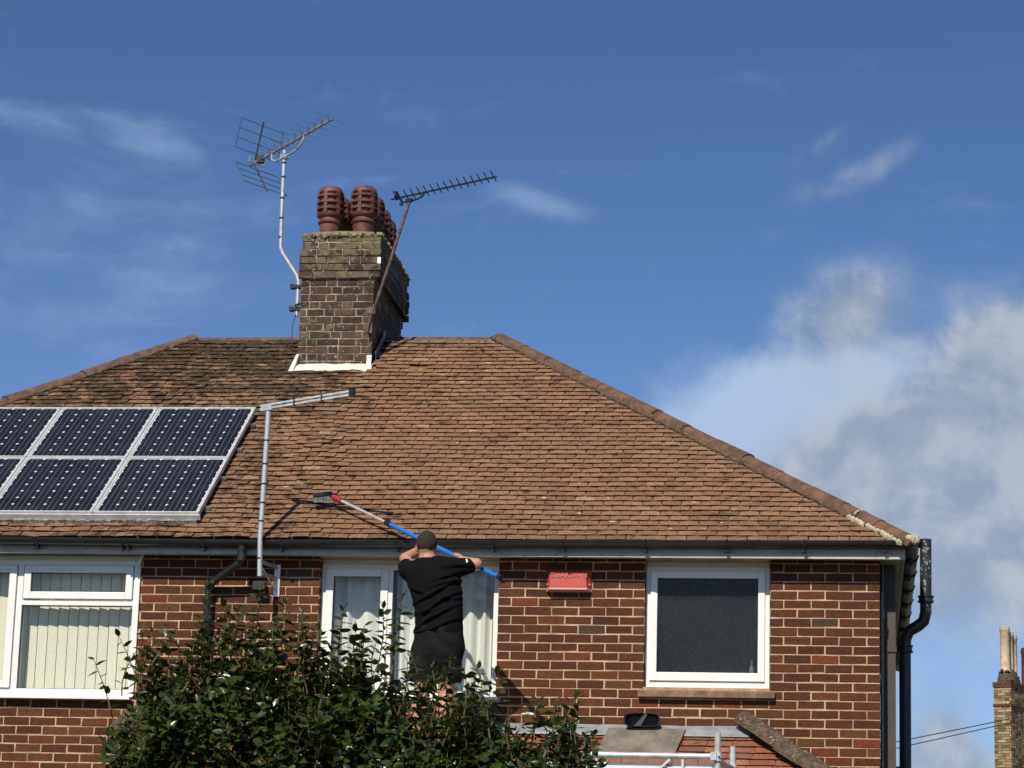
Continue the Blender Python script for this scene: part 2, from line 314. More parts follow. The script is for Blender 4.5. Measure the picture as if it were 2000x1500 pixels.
M = dict(
    brick=tinted('brick_single', False, 'brick'), brickj=tinted('brick_joined', True, 'brick'),
    stack=tinted('stack_single', False, 'stack'), stackj=tinted('stack_joined', True, 'stack'),
    tile=tinted('tile_single', False, 'tile'), tilej=tinted('tile_joined', True, 'tile'),
    mortar=simple('mortar', (0.455, 0.315, 0.195), 0.95, var=0.34, scale=5, bump=0.5, bscale=120, col2=None),
    oldmortar=simple('old_mortar', (0.27, 0.23, 0.16), 0.95, var=0.55, scale=10, bump=0.5, bscale=90),
    cream=simple('fresh_bedding_mortar', (0.44, 0.40, 0.28), 0.95, var=0.25, scale=20, bump=0.7, bscale=60),
    bedding=simple('bedding_mortar', (0.10, 0.068, 0.045), 0.95, var=0.4, scale=14, bump=0.7, bscale=60),
    underlay=simple('roof_underlay', (0.045, 0.030, 0.022), 0.95, var=0.3),
    flake=simple('pale_lichen', (0.50, 0.44, 0.34), 0.95, var=0.3, scale=12),
    hip=simple('hip_clay', (0.195, 0.098, 0.055), 0.95, var=0.0, scale=9, bump=1.0, bscale=38, col2=(0.075, 0.046, 0.030), dirt=0.7),
    mosship=simple('mossy_clay', (0.125, 0.085, 0.055), 0.95, scale=22, bump=1.0, bscale=45, col2=(0.045, 0.032, 0.022), dirt=0.55),
    moss=simple('moss', (0.040, 0.034, 0.014), 1.0, var=0.5, scale=30, bump=0.8, bscale=150),
    pvc=simple('white_pvc', (0.80, 0.80, 0.77), 0.35, var=0.02, scale=4),
    pvcold=simple('weathered_white_board', (0.44, 0.42, 0.38), 0.5, var=0.12, scale=6, dirt=0.35),
    soffit=simple('soffit_board', (0.42, 0.40, 0.36), 0.7, var=0.15, scale=5),
    gasket=simple('black_gasket', (0.02, 0.02, 0.022), 0.6),
    black=simple('black_plastic', (0.018, 0.019, 0.021), 0.35, var=0.2, dirt=0.1),
    iron=simple('black_painted_iron', (0.020, 0.023, 0.026), 0.38, var=0.2, bump=0.25, bscale=60),
    brownpipe=simple('brown_pipe', (0.055, 0.045, 0.032), 0.6, var=0.15),
    lead=simple('lead', (0.20, 0.215, 0.225), 0.55, var=0.25, scale=9, bump=0.3, bscale=30),
    whitelead=simple('white_painted_lead', (0.68, 0.67, 0.58), 0.75, var=0.18, scale=18, bump=0.6, bscale=50),
    flaunch=simple('lichen_flaunching', (0.27, 0.25, 0.14), 0.98, scale=22, bump=1.0, bscale=40, col2=(0.12, 0.12, 0.06)),
    pot=simple('red_clay_pot', (0.125, 0.042, 0.030), 0.62, var=0.45, scale=9, bump=0.15),
    potcream=simple('cream_clay_pot', (0.56, 0.44, 0.27), 0.7, var=0.2, scale=4, dirt=0.35),
    alu=simple('aluminium', (0.62, 0.62, 0.61), 0.36, 0.5, var=0.12, scale=20),
    galv=simple('galvanised_tube', (0.55, 0.56, 0.56), 0.42, 0.3, var=0.2, scale=14),
    aludull=simple('dull_aluminium', (0.30, 0.31, 0.31), 0.5, 0.6, var=0.35, scale=30),
    aludark=simple('tarnished_aluminium', (0.10, 0.115, 0.14), 0.45, 0.4, var=0.3, scale=20),
    rust=simple('rusty_steel', (0.12, 0.080, 0.065), 0.8, 0.2, var=0.5, scale=20),
    panelframe=simple('panel_frame', (0.62, 0.63, 0.61), 0.42, 0.35, var=0.12, scale=10),
    backsheet=simple('panel_backsheet', (0.66, 0.70, 0.74), 0.25),
    cell=simple('solar_cell', (0.0125, 0.0145, 0.0185), 0.30, var=0.3, scale=3, spec=0.22),
    wire=simple('cell_wire', (0.23, 0.26, 0.30), 0.3),
    tray=simple('weathered_tray', (0.40, 0.40, 0.36), 0.8, scale=26, bump=0.8, bscale=45, col2=(0.06, 0.06, 0.05)),
    glass=glass('window_glass'), obscured=obscured('obscured_glass'),
    curtain=simple('net_curtain', (0.70, 0.72, 0.67), 0.9), blind=simple('blind_fabric', (0.74, 0.72, 0.56), 0.9, var=0.05, scale=40),
    room=simple('room_wall', (0.30, 0.29, 0.27), 0.9), whitebottle=simple('white_plastic', (0.8, 0.8, 0.8), 0.4),
    sill=simple('clay_sill', (0.20, 0.125, 0.085), 0.9, var=0.35, scale=14, bump=0.4),
    alarm=simple('red_alarm_plastic', (0.44, 0.055, 0.048), 0.6, var=0.08, scale=12), alarmlip=simple('faded_red_lip', (0.62, 0.36, 0.30), 0.6),
    skin=simple('skin', (0.48, 0.235, 0.15), 0.5, var=0.12, scale=14), hair=simple('short_dark_hair', (0.030, 0.021, 0.014), 0.85, var=0.4, scale=120, bump=0.8, bscale=300),
    shirt=simple('black_tshirt', (0.0056, 0.0051, 0.0066), 0.95, var=0.2, scale=30, bump=0.2, bscale=200, spec=0.12), shorts=simple('black_shorts', (0.0080, 0.0070, 0.0074), 0.85, var=0.2, scale=30, spec=0.2),
    shoe=simple('dark_shoe', (0.03, 0.028, 0.026), 0.7), bluepole=simple('blue_pole', (0.015, 0.17, 0.55), 0.28), redplastic=simple('red_plastic', (0.42, 0.04, 0.05), 0.4),
    bristle=simple('grey_bristle', (0.16, 0.19, 0.18), 0.9, var=0.4, scale=90), leaf=leafmat('glossy_leaf'),
    stem=simple('woody_stem', (0.13, 0.085, 0.045), 0.85, var=0.3), board=simple('weathered_board', (0.215, 0.19, 0.155), 0.9, scale=7, bump=0.4, bscale=30, col2=(0.115, 0.10, 0.08), dirt=0.35),
    tub=simple('dark_tub', (0.012, 0.014, 0.02), 0.45), deck=simple('alloy_deck', (0.66, 0.67, 0.66), 0.45, 0.3, var=0.1),
    grass=simple('lawn', (0.070, 0.076, 0.048), 0.95, var=0.4, scale=1.5, bump=0.6, bscale=60),
    cable=simple('black_cable', (0.02, 0.02, 0.022), 0.6), slate=simple('slate', (0.09, 0.09, 0.09), 0.8, var=0.3, scale=6),
    yellowmortar=simple('pale_mortar', (0.22, 0.18, 0.11), 0.95, var=0.3), whitepaint=simple('white_paint', (0.8, 0.8, 0.78), 0.6),
    terracotta=simple('orange_tile', (0.30, 0.105, 0.052), 0.9, var=0.3, scale=16, bump=0.5),
)

# ================================================================= SETTING
gm = MB().box(-300, 300, -120, 420, -5.45, -5.2); ground = gm.build('ground', M['grass']); ground['kind'] = 'structure'

# ================================================================= HOUSE
house = thing('house', (-5.25, 3.7, -5.2), 'brown brick semi-detached house with hipped clay tile roof and white windows', 'house')
HOLES = [(-8.60, -6.205, -1.115, 0.10), (-4.660, -3.142, -1.10, 0.10), (-1.925, -0.893, -0.955, 0.10)]
XL, XR, ZB, ZT = -10.51, 0.0, -5.2, 0.16
def bevel_me(me, wd, seg=1):
    bm = bmesh.new(); bm.from_mesh(me); bmesh.ops.bevel(bm, geom=bm.edges[:], offset=wd, segments=seg, profile=0.6, affect='EDGES'); bm.to_mesh(me); bm.free(); me.update()
def facade_rects():
    xs = sorted({XL, XR} | {h[0] for h in HOLES} | {h[1] for h in HOLES}); out = []
    for a, b in zip(xs, xs[1:]):
        mid = (a+b)/2; cuts = [(h[2], h[3]) for h in HOLES if h[0] < mid < h[1]]
        z = ZB
        for lo, hi in sorted(cuts): out.append((a, b, z, lo)); z = hi
        out.append((a, b, z, ZT))
    return out
wm = MB()
for a, b, lo, hi in facade_rects():
    if hi-lo > 0.001: wm.box(a+(0.004 if a == XL else 0), b-(0.006 if b == XR else 0), 0.0030, 0.25, lo, hi)
wm.box(XR-0.25, XR-0.006, 0.25, 7.36, ZB, ZT); wm.box(XL, XL+0.25, 0.25, 7.36, ZB, ZT); wm.box(XL, XR, 7.36, 7.6, ZB, ZT)
wall = wm.build('wall', M['mortar'], house)
im = MB()
im.box(XL+.25, XR-.25, 1.5, 1.55, ZB, 0.2); im.box(XL+.25, XR-.25, .25, 1.5, -2.4, -2.3); im.box(XL+.25, XR-.25, .25, 1.5, .12, .2)
for x in (-5.25, -2.6, -6.0): im.box(x-.05, x+.05, .26, 1.5, -2.3, .12)
im.build('room', M['room'], house)

# ---- bricks
PAL = [((.080,.0285,.0138), 34), ((.090,.0312,.0140), 32), ((.071,.0262,.0145), 20), ((.102,.0355,.0150), 14), ((.140,.0360,.0170), 6), ((.104,.0430,.0175), 7), ((.068,.042,.032), 1)]
def pick(pal):
    k = R.uniform(0, sum(p_[1] for p_ in pal))
    for c, wt in pal:
        k -= wt
        if k <= 0: break
    f = R.uniform(.86, 1.16); return tuple(x*f for x in c)
def brick_mesh(L, Hh=0.065, D=0.10, jit=0.0024):
    me = MB().box(-L/2, L/2, 0, D, -Hh/2, Hh/2).mesh('brick'); bevel_me(me, 0.0025)
    for v in me.vertices: v.co += Vector((R.uniform(-jit, jit), R.uniform(-.0008, .0008), R.uniform(-jit, jit)))
    return me
def dat(me): return [tuple(v.co) for v in me.vertices], [tuple(p_.vertices) for p_ in me.polygons]
FULL = [brick_mesh(.2140, .0640) for _ in range(8)]; HALF = [brick_mesh(.1015, .0640) for _ in range(4)]
for me in FULL+HALF: me.materials.append(M['brick'])
FD = [dat(m_) for m_ in FULL]
bricks = []                           # (score, x, z, length)
def hidden(x, z):                     # behind the shrub or the low roof
    if -6.05 < x < -4.6 and z < -0.80 - 0.25*abs(x+5.3): return True
    if x > -3.2 and x < -2.3 and z < -1.05 - 0.25*(x+3.2): return True
    if -6.1 < x < -1.0 and z < -1.30: return True
    if x >= -1.0 and z < -1.30 - 0.7*(x+1.0): return True
    return x < -7.45 or z > 0.0
for cse in range(-2, 36):
    zc = -.075*(cse+.5); z0, z1 = zc-.0325, zc+.0325
    if z1 > ZT: continue
    off = -.1075 if cse % 2 else -.2200
    cuts = [(h[0], h[1]) for h in HOLES if h[2] < zc+.02 and h[3] > zc-.02]
    joints = [0.0]; x = off
    while x > XL: joints.append(x); x -= .225
    joints.append(XL)
    for xr, xl in zip(joints, joints[1:]):
        a, b = xl+.005, xr-(.005 if xr < 0 else 0)
        if xl == XL: a = XL
        segs = [(a, b)]
        for h0, h1 in cuts:
            ns = []
            for s0, s1 in segs:
                if s1 <= h0 or s0 >= h1: ns.append((s0, s1))
                else:
                    if s0 < h0-.012: ns.append((s0, h0))
                    if s1 > h1+.012: ns.append((h1, s1))
            segs = ns
        for s0, s1 in segs:
            if s1-s0 < .02: continue
            xc = (s0+s1)/2; vis = not hidden(xc, zc)
            bricks.append(((1 if vis else 0)*(s1-s0)*(1+.01*xc), xc, zc, s1-s0))
bricks.sort(key=lambda b_: -b_[0])
rest = MB()
for i, (scv, xc, zc, L) in enumerate(bricks):
    col = pick(PAL); yj = R.uniform(-.0022, .0022); xj = R.uniform(-.0015, .0015); zj = R.uniform(-.0018, .0018)
    if i < 300 and scv > 0:
        if abs(L-.215) < .004: me = R.choice(FULL)
        elif abs(L-.1025) < .006: me = R.choice(HALF)
        else: me = brick_mesh(L); me.materials.append(M['brick'])
        o = link('brick', me, wall, Matrix.Translation((xc+xj, yj, zc+zj)) @ Matrix.Rotation(R.uniform(-.004, .004), 4, 'Y')); o.color = (*col, 1)
    else:
        vs, fs = R.choice(FD); k = L/.215
        rest.add([(v[0]*k+xc, v[1]+yj, v[2]+zc+zj) for v in vs], fs, col)
o = rest.build('brickwork', M['brickj'], wall); o['kind'] = 'stuff'

# ---- eaves
eav = MB(); FY = -0.17
eav.box(-10.71, 0.20, FY, FY+.02, 0.118, 0.245); eav.box(-10.71, 0.203, FY-.018, FY+.012, 0.086, 0.1175)
eav.box(0.18, 0.2005, FY+.0205, 7.55, 0.10, 0.245)
eav.build('fascia', M['pvcold'], house)
sm = MB(); sm.box(-10.71, 0.18, FY+.021, 0.02, 0.104, 0.115); sm.box(0.002, 0.179, 0.02, 7.5, 0.104, 0.115); sm.build('soffit', M['soffit'], house)
GY, GR = -0.232, 0.056
def gz(x): return 0.196 + 0.0056*min(5.3, abs(x+5.28))
gu = MB()
def gutter(mb, p0, p1, out):
    p0, p1, out = Vector(p0), Vector(p1), Vector(out); n = 10; vs = []; fs = []
    for P in (p0, p1):
        for rr in (GR, GR-.004):
            for k in range(n+1):
                a = math.pi*k/n; vs.append(P + out*rr*math.cos(a) + Vector((0, 0, -rr*math.sin(a))))
    m_ = n+1
    for k in range(n):
        fs += [(k, k+1, 2*m_+k+1, 2*m_+k), (m_+k, 3*m_+k, 3*m_+k+1, m_+k+1)]
        fs += [(k, m_+k, m_+k+1, k+1), (2*m_+k, 2*m_+k+1, 3*m_+k+1, 3*m_+k)]
    fs += [(0, 2*m_, 3*m_, m_), (n, m_+n, 3*m_+n, 2*m_+n)]
    mb.add(vs, fs)
gutter(gu, (-10.75, GY, gz(-10.75)), (-5.28, GY, gz(-5.28)), (0, -1, 0)); gutter(gu, (-5.28, GY, gz(-5.28)), (0.262, GY, gz(0)), (0, -1, 0))
gutter(gu, (0.262, GY-.05, gz(0)), (0.262, 7.6, gz(0)-.02), (1, 0, 0))
gut = gu.build('gutter', M['black'], house, 40)
bk = MB(); bk.tube([(0, -GR-.004, .004), (0, -GR*.75, -GR*.75), (0, 0, -GR-.006), (0, GR*.75, -GR*.75), (0, GR, 0)], .009, 6); bk.box(-.012, .012, -.006, .045, -.088, -.052)
bme = bk.mesh('gutter_bracket'); bme.materials.append(M['black'])
for x in [-10.4+.83*i for i in range(6)] + [-7.06, -6.33, -5.62, -4.93, -4.00, -3.19, -2.58, -1.93, -1.27, -0.60, 0.06]:
    link('gutter_bracket', bme, gut, Matrix.Translation((x+R.uniform(-.03, .03), GY, gz(x))))
for y in (.4, 1.2, 2.0, 2.8, 3.6, 4.4, 5.2, 6.0, 6.8): link('gutter_bracket', bme, gut, Matrix.Translation((.262, y, gz(0)-.01)) @ Matrix.Rotation(math.pi/2, 4, 'Z'))
dp = MB(); dp.tube([(-5.28, GY, .17), (-5.28, GY, .045), (-5.30, GY+.02, .01), (-5.56, -.075, -.135), (-5.585, -.06, -.175), (-5.585, -.06, -5.2)], .034, 12)
for z in (.06, -.17, -2.0): dp.tube([(-5.28 if z > 0 else -5.585, GY if z > 0 else -.06, z-.035), (-5.28 if z > 0 else -5.585, GY if z > 0 else -.06, z+.035)], .040, 12)
dp.build('downpipe', M['black'], house, 40)
bp_ = MB(); bp_.box(0.003, 0.128, .20, .30, -5.2, 0.09); bp_.box(.0, .135, .19, .31, -.62, -.57); bp_.build('downpipe', M['brownpipe'], house)
tp = MB(); tp.tube([(.016, .06, .08), (.016, .06, -5.2)], .013, 8); tp.tube([(.022, .06, -.30), (.022, .06, -.36)], .016, 8); tp.build('overflow_pipe', M['black'], house, 40)
sp_ = MB(); sp_.tube([(.214, 1, -5.2), (.217, 1, -.50), (.222, 1, -.40), (.25, 1, -.335), (.33, 1, -.285), (.375, 1, -.245), (.393, 1, -.17), (.394, 1, -.08), (.396, 1, .458)], .050, 16, False)
for z0, z1, x in ((-.09, -.03, .3945), (-.52, -.455, .217), (-2.3, -2.23, .216)):
    sp_.lathe((x, 1, z0), [(.054, 0), (.068, .004), (.068, .018), (.060, .022), (.060, z1-z0-.016), (.068, z1-z0-.012), (.068, z1-z0), (.052, z1-z0)], 18)
for z in (-.6, -1.5, -3.0): sp_.box(.0, .17, .97, 1.03, z-.02, z+.02)
soil = sp_.build('soil_vent_pipe', M['iron'], house, 45)
# flaked paint on the vent top
fl = MB()
for k in range(46):
    a = R.uniform(-2.6, -.7); z = .44 - (R.random()**1.5)*.62
    if -.1 < z < .1 and R.random() < .5: continue
    P = Vector((.395+.0507*math.cos(a), 1+.0507*math.sin(a), z)); t_ = Vector((-math.sin(a), math.cos(a), 0)); s_ = R.uniform(.004, .014)
    pts = [P + t_*s_*math.cos(q)*R.uniform(.6, 1.1) + Vector((0, 0, 1))*s_*1.4*math.sin(q)*R.uniform(.6, 1.1) for q in (0, 1.05, 2.1, 3.14, 4.2, 5.2)]
    fl.add(pts, [(0, 1, 2, 3, 4, 5)])
fo = fl.build('flaked_paint', M['lead'], soil)

# ---- windows
def frame(mb, x0, x1, z0, z1, wd, y0, y1, wb=None):
    wb = wb or wd
    mb.box(x0, x0+wd, y0, y1, z0, z1); mb.box(x1-wd, x1, y0, y1, z0, z1); mb.box(x0+wd, x1-wd, y0, y1, z1-wd, z1); mb.box(x0+wd, x1-wd, y0, y1, z0, z0+wb)
def bev(mb, name, m_, parent, wd=.004):
    me = mb.mesh(name); bevel_me(me, wd, 2); me.materials.append(m_); return link(name, me, parent)
def pane(parent, x0, x1, z0, z1, y, m_='glass'):
    g_ = MB().add([(x0-.002, y, z0-.002), (x1+.002, y, z0-.002), (x1+.002, y, z1+.002), (x0-.002, y, z1+.002)], [(0, 1, 2, 3)]).build('pane', M[m_], parent)
    k = MB(); frame(k, x0, x1, z0, z1, .006, y-.006, y+.002); k.build('gasket', M['gasket'], parent)
    return g_
# centre window
m_ = MB(); frame(m_, -4.655, -3.146, -1.055, 0.055, .045, .085, .15, .05); m_.box(-4.092, -4.048, .085, .15, -1.005, .01); m_.box(-4.655, -3.146, .095, .15, .056, .10)
wc = bev(m_, 'window', M['pvc'], house); wc['label'] = 'white casement window with net curtains behind the man'
m_ = MB(); frame(m_, -4.615, -4.087, -1.010, 0.014, .062, .070, .13); sa = bev(m_, 'sash', M['pvc'], wc)
pane(wc, -4.553, -4.149, -.948, -.048, .10); pane(wc, -4.045, -3.194, -1.002, .008, .115)
m_ = MB(); m_.box(-4.70, -3.10, -.045, .10, -1.095, -1.058); bev(m_, 'sill', M['pvc'], wc)
# bathroom window
m_ = MB(); frame(m_, -1.920, -0.898, -.950, .055, .045, .082, .15, .055); m_.box(-1.920, -.898, .095, .15, .056, .10)
wr = bev(m_, 'window', M['pvc'], house); wr['label'] = 'white bathroom window with dark obscured glass'
m_ = MB(); frame(m_, -1.880, -0.938, -.893, .015, .056, .066, .13, .070); bev(m_, 'sash', M['pvc'], wr)
pane(wr, -1.824, -.994, -.823, -.041, .095, 'obscured')
m_ = MB(); m_.add([(-1.965, -.055, -1.042), (-.85, -.055, -1.042), (-.85, .10, -1.042), (-1.965, .10, -1.042), (-1.965, -.055, -.990), (-.85, -.055, -.990), (-.85, .10, -.957), (-1.965, .10, -.957)],
     [(0,3,2,1),(4,5,6,7),(0,1,5,4),(1,2,6,5),(2,3,7,6),(3,0,4,7)]); bev(m_, 'sill', M['sill'], wr, .006)
# bedroom window of the other half
m_ = MB(); frame(m_, -8.60, -6.207, -1.100, .055, .045, -.012, .07, .06)
for x in (-7.240, -7.99): m_.box(x-.026, x+.026, -.012, .07, -1.04, .01)
m_.box(-7.214, -6.252, -.012, .07, -.332, -.285)
m_.box(-8.60, -6.207, -.002, .07, .056, .10)
wl = bev(m_, 'window', M['pvc'], house); wl['label'] = 'wide white window with vertical blinds'
m_ = MB(); frame(m_, -7.205, -6.258, -.278, .006, .060, -.030, .03); m_.box(-6.95, -6.66, -.034, -.029, -.034, -.026); bev(m_, 'sash', M['pvc'], wl)
m_ = MB(); frame(m_, -7.985, -7.272, -1.036, .006, .062, -.030, .03); m_.box(-7.55, -7.30, -.034, -.029, -.034, -.026); bev(m_, 'sash', M['pvc'], wl)
pane(wl, -7.145, -6.318, -.218, -.054, .0); pane(wl, -7.214, -6.252, -1.040, -.332, .018); pane(wl, -7.923, -7.334, -.974, -.056, .0); pane(wl, -8.555, -8.016, -1.04, .01, .018)
m_ = MB(); m_.box(-8.65, -6.215, -.075, .02, -1.128, -1.101); bev(m_, 'sill', M['pvc'], wl)
tr_ = MB(); tr_.box(-6.2045, -6.197, -.022, .06, -1.09, .10); tr_.obox((-6.185, -.075, .045), (.006, 0, .004), (0, .018, 0), (.016, 0, .052)); tr_.build('trim', M['pvc'], wl)

# ---- roof
TA = math.atan2(2.72, 3.95); CS, SN = math.cos(TA), math.sin(TA); Y0, Z0 = -0.24, 0.195; LS = 3.95/CS
RX = Vector((1, 0, 0)); RS = Vector((0, CS, SN)); RN = Vector((0, -SN, CS)); RO = Vector((0, Y0, Z0))
def rp(x, s_, h): return RO + RX*x + RS*s_ + RN*h
rm = MB(); e = -.016
rm.add([(-10.78, -.24, .195+e), (.27, -.24, .195+e), (.27, 7.66, .195+e), (-10.78, 7.66, .195+e), (-6.81, 3.71, 2.915+e), (-3.70, 3.71, 2.915+e)],
       [(0, 1, 5, 4), (1, 2, 5), (2, 3, 4, 5), (3, 0, 4)])
roof = rm.build('roof', M['underlay'], house)
GAUGE, TW = 0.1, 0.1655
def tile_mesh(k, wd=.1580, depth=.20, th=.019, mat_=None, lift=.038):
    rr = random.Random(100+k); vs = []; n = 3
    for i in range(n+1):
        x = -wd/2 + wd*i/n; cam_ = .0025*math.cos(math.pi*(i/n-.5)); je = rr.uniform(-.0035, .0035)
        for (s_, h) in ((je+.017, lift-th), (je+rr.uniform(-.001, .002), lift), (depth, lift-.025), (depth, lift-.025-th)): vs.append((x + rr.uniform(-.001, .001), s_, h+cam_+rr.uniform(-.0008, .0008)))
    fs = []
    for i in range(n):
        a, b = i*4, (i+1)*4
        fs += [(a, b, b+1, a+1), (a+1, b+1, b+2, a+2), (a+3, a, b, b+3)]
    fs += [(0, 1, 2, 3), (n*4+3, n*4+2, n*4+1, n*4)]
    me = bpy.data.meshes.new('tile'); me.from_pydata(vs, [], fs); me.update()
    me.materials.append(mat_ or M['tile']); return me
TM = [tile_mesh(k) for k in range(9)]; TD = [dat(t_) for t_ in TM]
TPAL = [((.228,.130,.076), 36), ((.214,.119,.068), 32), ((.240,.138,.082), 14), ((.190,.101,.058), 12), ((.232,.124,.076), 8), ((.160,.088,.052), 3), ((.285,.185,.118), 3)]
RB = Matrix((RX, RS, RN)).transposed()
tiles = []
nrow = int(LS/GAUGE)
for r in range(nrow):
    s0 = r*GAUGE - .012; sm_ = s0+.05
    xmax = .27 - sm_*CS + .02; xmin = -10.78 + sm_*CS - .02
    x = xmax - (TW/2 if r % 2 else 0) - R.uniform(0, .01); x = -TW*round(-x/TW) + (TW/2 if r % 2 else 0)
    while x - TW/2 > xmax: x -= TW
    while x + TW/2 > xmin:
        a, b = max(x-TW/2, xmin), min(x+TW/2, xmax); xx = x; x -= TW
        if b-a < .03: continue
        xc = (a+b)/2; y_ = Y0+s0*CS
        if -5.60 < xc < -4.86 and y_ > 2.92: continue                     # chimney stack
        if xc < -5.95 and .48 < s0 < 2.50 and xc > -8.3: continue         # under the solar panels
        if -4.42 < xc < -4.24 and abs(s0-3.90) < .05: continue            # slot of the vent tile
        tiles.append((s0, xc, b-a))
def hump(x, s_):
    z = .012*mnoise.noise(Vector((x*.9, s_*.9, 3.1))) + .010*math.exp(-((x+5.02)/.35)**2)*math.exp(-((s_-1.9)/1.3)**2)
    return z
def slip(x, s_):
    return .018*math.sin(x*9.0+s_*1.3)*math.exp(-((x+5.05)/.40)**2) + .006*mnoise.noise(Vector((x*2.2, s_*.7, 9.0)))
cnt = 0; tj = MB()
for (s0, xc, wd) in tiles:
    wild = 1.0 + (1.6 if xc < -4.7 else 0.0); k = R.randrange(len(TM)); col = pick(TPAL)
    mt = Matrix.Translation(rp(xc+R.uniform(-.0025, .0025), s0+slip(xc, s0)+R.gauss(0, .0016*wild), hump(xc, s0)+R.uniform(0, .0018*wild))) @ (RB @ Matrix.Rotation(R.gauss(0, .006*wild), 3, 'Z') @ Matrix.Rotation(R.gauss(0, .008*wild), 3, 'Y')).to_4x4() @ Matrix.Diagonal((wd/TW, 1, 1, 1))
    if cnt < 300 and -7.45 < xc:
        o = link('tile', TM[k], roof, mt); o.color = (*col, 1); cnt += 1
    else:
        vs, fs = TD[k]; tj.add([mt @ Vector(v) for v in vs], fs, col)
o = tj.build('tile_courses', M['tilej'], roof); o['kind'] = 'stuff'
# tile ends along the side eave
se = MB()
for i in range(47): se.box(.17, .292+R.uniform(-.004, .004), -.20+i*.165, -.04+i*.165, .187+R.uniform(-.003, .003), .203, (.2, .11, .07))
se.build('verge_tiles', M['tilej'], roof)
vt = MB(); vt.obox(rp(-4.33, 3.93, .012), RX*.09, RS*.035, RN*.006); vt.build('vent_slot', M['gasket'], roof)
# hip and ridge tiles
def halfround(L, r0, r1, th=.018, n=9):
    vs = []; fs = []
    for (x, rr) in ((0, r0), (L, r1)):
        for q in (rr, rr-th):
            for k in range(n+1):
                a = math.pi*(.04+.92*k/n); vs.append((x, q*math.cos(a), q*math.sin(a)))
    m2 = n+1
    for k in range(n): fs += [(k, k+1, 2*m2+k+1, 2*m2+k), (m2+k, 3*m2+k, 3*m2+k+1, m2+k+1), (k, m2+k, m2+k+1, k+1), (2*m2+k, 2*m2+k+1, 3*m2+k+1, 3*m2+k)]
    fs += [(0, 2*m2, 3*m2, m2), (n, m2+n, 3*m2+n, 2*m2+n)]
    me = bpy.data.meshes.new('hip_tile'); me.from_pydata(vs, [], fs); me.update(); me.polygons.foreach_set('use_smooth', [True]*len(me.polygons)); me.set_sharp_from_angle(angle=.7)
    return me
HT = [halfround(.462, .099+R.uniform(-.004, .004), .093) for _ in range(4)]
for h_ in HT: h_.materials.append(M['hip'])
def along(parent, name, p0, p1, meshes, step, lift, jit=.004):
    p0, p1 = Vector(p0), Vector(p1); dvec = (p1-p0).normalized(); side = Vector((0, 0, 1)).cross(dvec).normalized(); nn = dvec.cross(side)
    n = max(1, round((p1-p0).length/step))
    for i in range(n):
        rot = Matrix((dvec, side, nn)).transposed().to_4x4()
        P = p0 + (p1-p0)*(i/n) + nn*(lift+R.uniform(-jit, jit)) + side*R.uniform(-jit, jit)
        link(name, R.choice(meshes), parent, Matrix.Translation(P) @ rot @ Matrix.Rotation(R.gauss(0, .012), 4, 'Z') @ Matrix.Diagonal((1, 1, 1, 1)))
along(roof, 'hip_tile', (.285, -.255, .18), (-3.70, 3.71, 2.905), HT, .448, -.022, .006)
along(roof, 'hip_tile', (-10.795, -.255, .18), (-6.81, 3.71, 2.905), HT, .448, -.022, .006)
RT = [halfround(.462, .085, .085) for _ in range(2)]
for h_ in RT: h_.materials.append(M['hip'])
along(roof, 'ridge_tile', (-3.72, 3.71, 2.88), (-4.86, 3.71, 2.885), RT, .44, -.030, .006); along(roof, 'ridge_tile', (-5.60, 3.71, 2.885), (-6.81, 3.71, 2.88), RT, .44, -.030, .006)
along(roof, 'hip_tile', (.285, 7.675, .18), (-3.70, 3.71, 2.905), HT, .448, -.022, .006)
def strip(name, pts, r, m_, n=160, jit=.008):
    q = MB(); P = [Vector(a) for a in pts]; o_ = []
    for i in range(n):
        t_ = i/(n-1)*(len(P)-1); k = min(len(P)-2, int(t_)); o_.append(P[k]+(P[k+1]-P[k])*(t_-k)+Vector((R.gauss(0, jit*.5), R.gauss(0, jit*.5), R.gauss(0, jit*.6))))
    q.tube(o_, [r*R.uniform(.7, 1.25) for _ in o_], 7); return q.build(name, m_, roof, 70)
strip('bedding', [(.17, -.30, .200), (-3.76, 3.63, 2.908)], .023, M['bedding'], 330)
strip('bedding', [(-10.67, -.30, .200), (-6.75, 3.63, 2.908)], .023, M['bedding'], 330)
cr = MB(); hd_ = (Vector((-3.70, 3.71, 2.905))-Vector((.285, -.255, .18))).normalized(); sdv = Vector((-.7, -.7, -.42)).normalized()
def dab(P, a_, b_, th):          # a flattened, ragged dab of mortar lying against the roof
    n_ = 9; top = []; P = Vector(P)
    for k in range(n_):
        q = 2*math.pi*k/n_; top.append(P + hd_*a_*math.cos(q)*R.uniform(.75, 1.2) + sdv*b_*math.sin(q)*R.uniform(.75, 1.2))
    c_ = P + (RN*.7+Vector((.2, -.2, .6)))*th
    cr.add(top + [p_ - RN*.03 for p_ in top] + [c_], [(k, (k+1) % n_, 2*n_) for k in range(n_)] + [(k, k+n_, (k+1) % n_ + n_, (k+1) % n_) for k in range(n_)])
for k in range(15): t_ = k/14; dab(Vector((.150, -.300, .222)) + (Vector((-.245, .085, .490))-Vector((.150, -.300, .222)))*t_ + Vector((R.gauss(0, .006), R.gauss(0, .006), 0)), R.uniform(.022, .045), R.uniform(.014, .026), .012)
for k in range(9): dab((.255+R.gauss(0, .020), -.262+R.gauss(0, .018), .222+.040*R.random()), R.uniform(.025, .045), R.uniform(.020, .035), R.uniform(.010, .028))
cr.build('bedding', M['cream'], roof, 60)
strip('bedding', [(-.205, .085, .500), (-.185, .112, .535), (-.140, .157, .552), (-.10, .20, .535)], .011, M['cream'], 12, .003)
mo = MB()
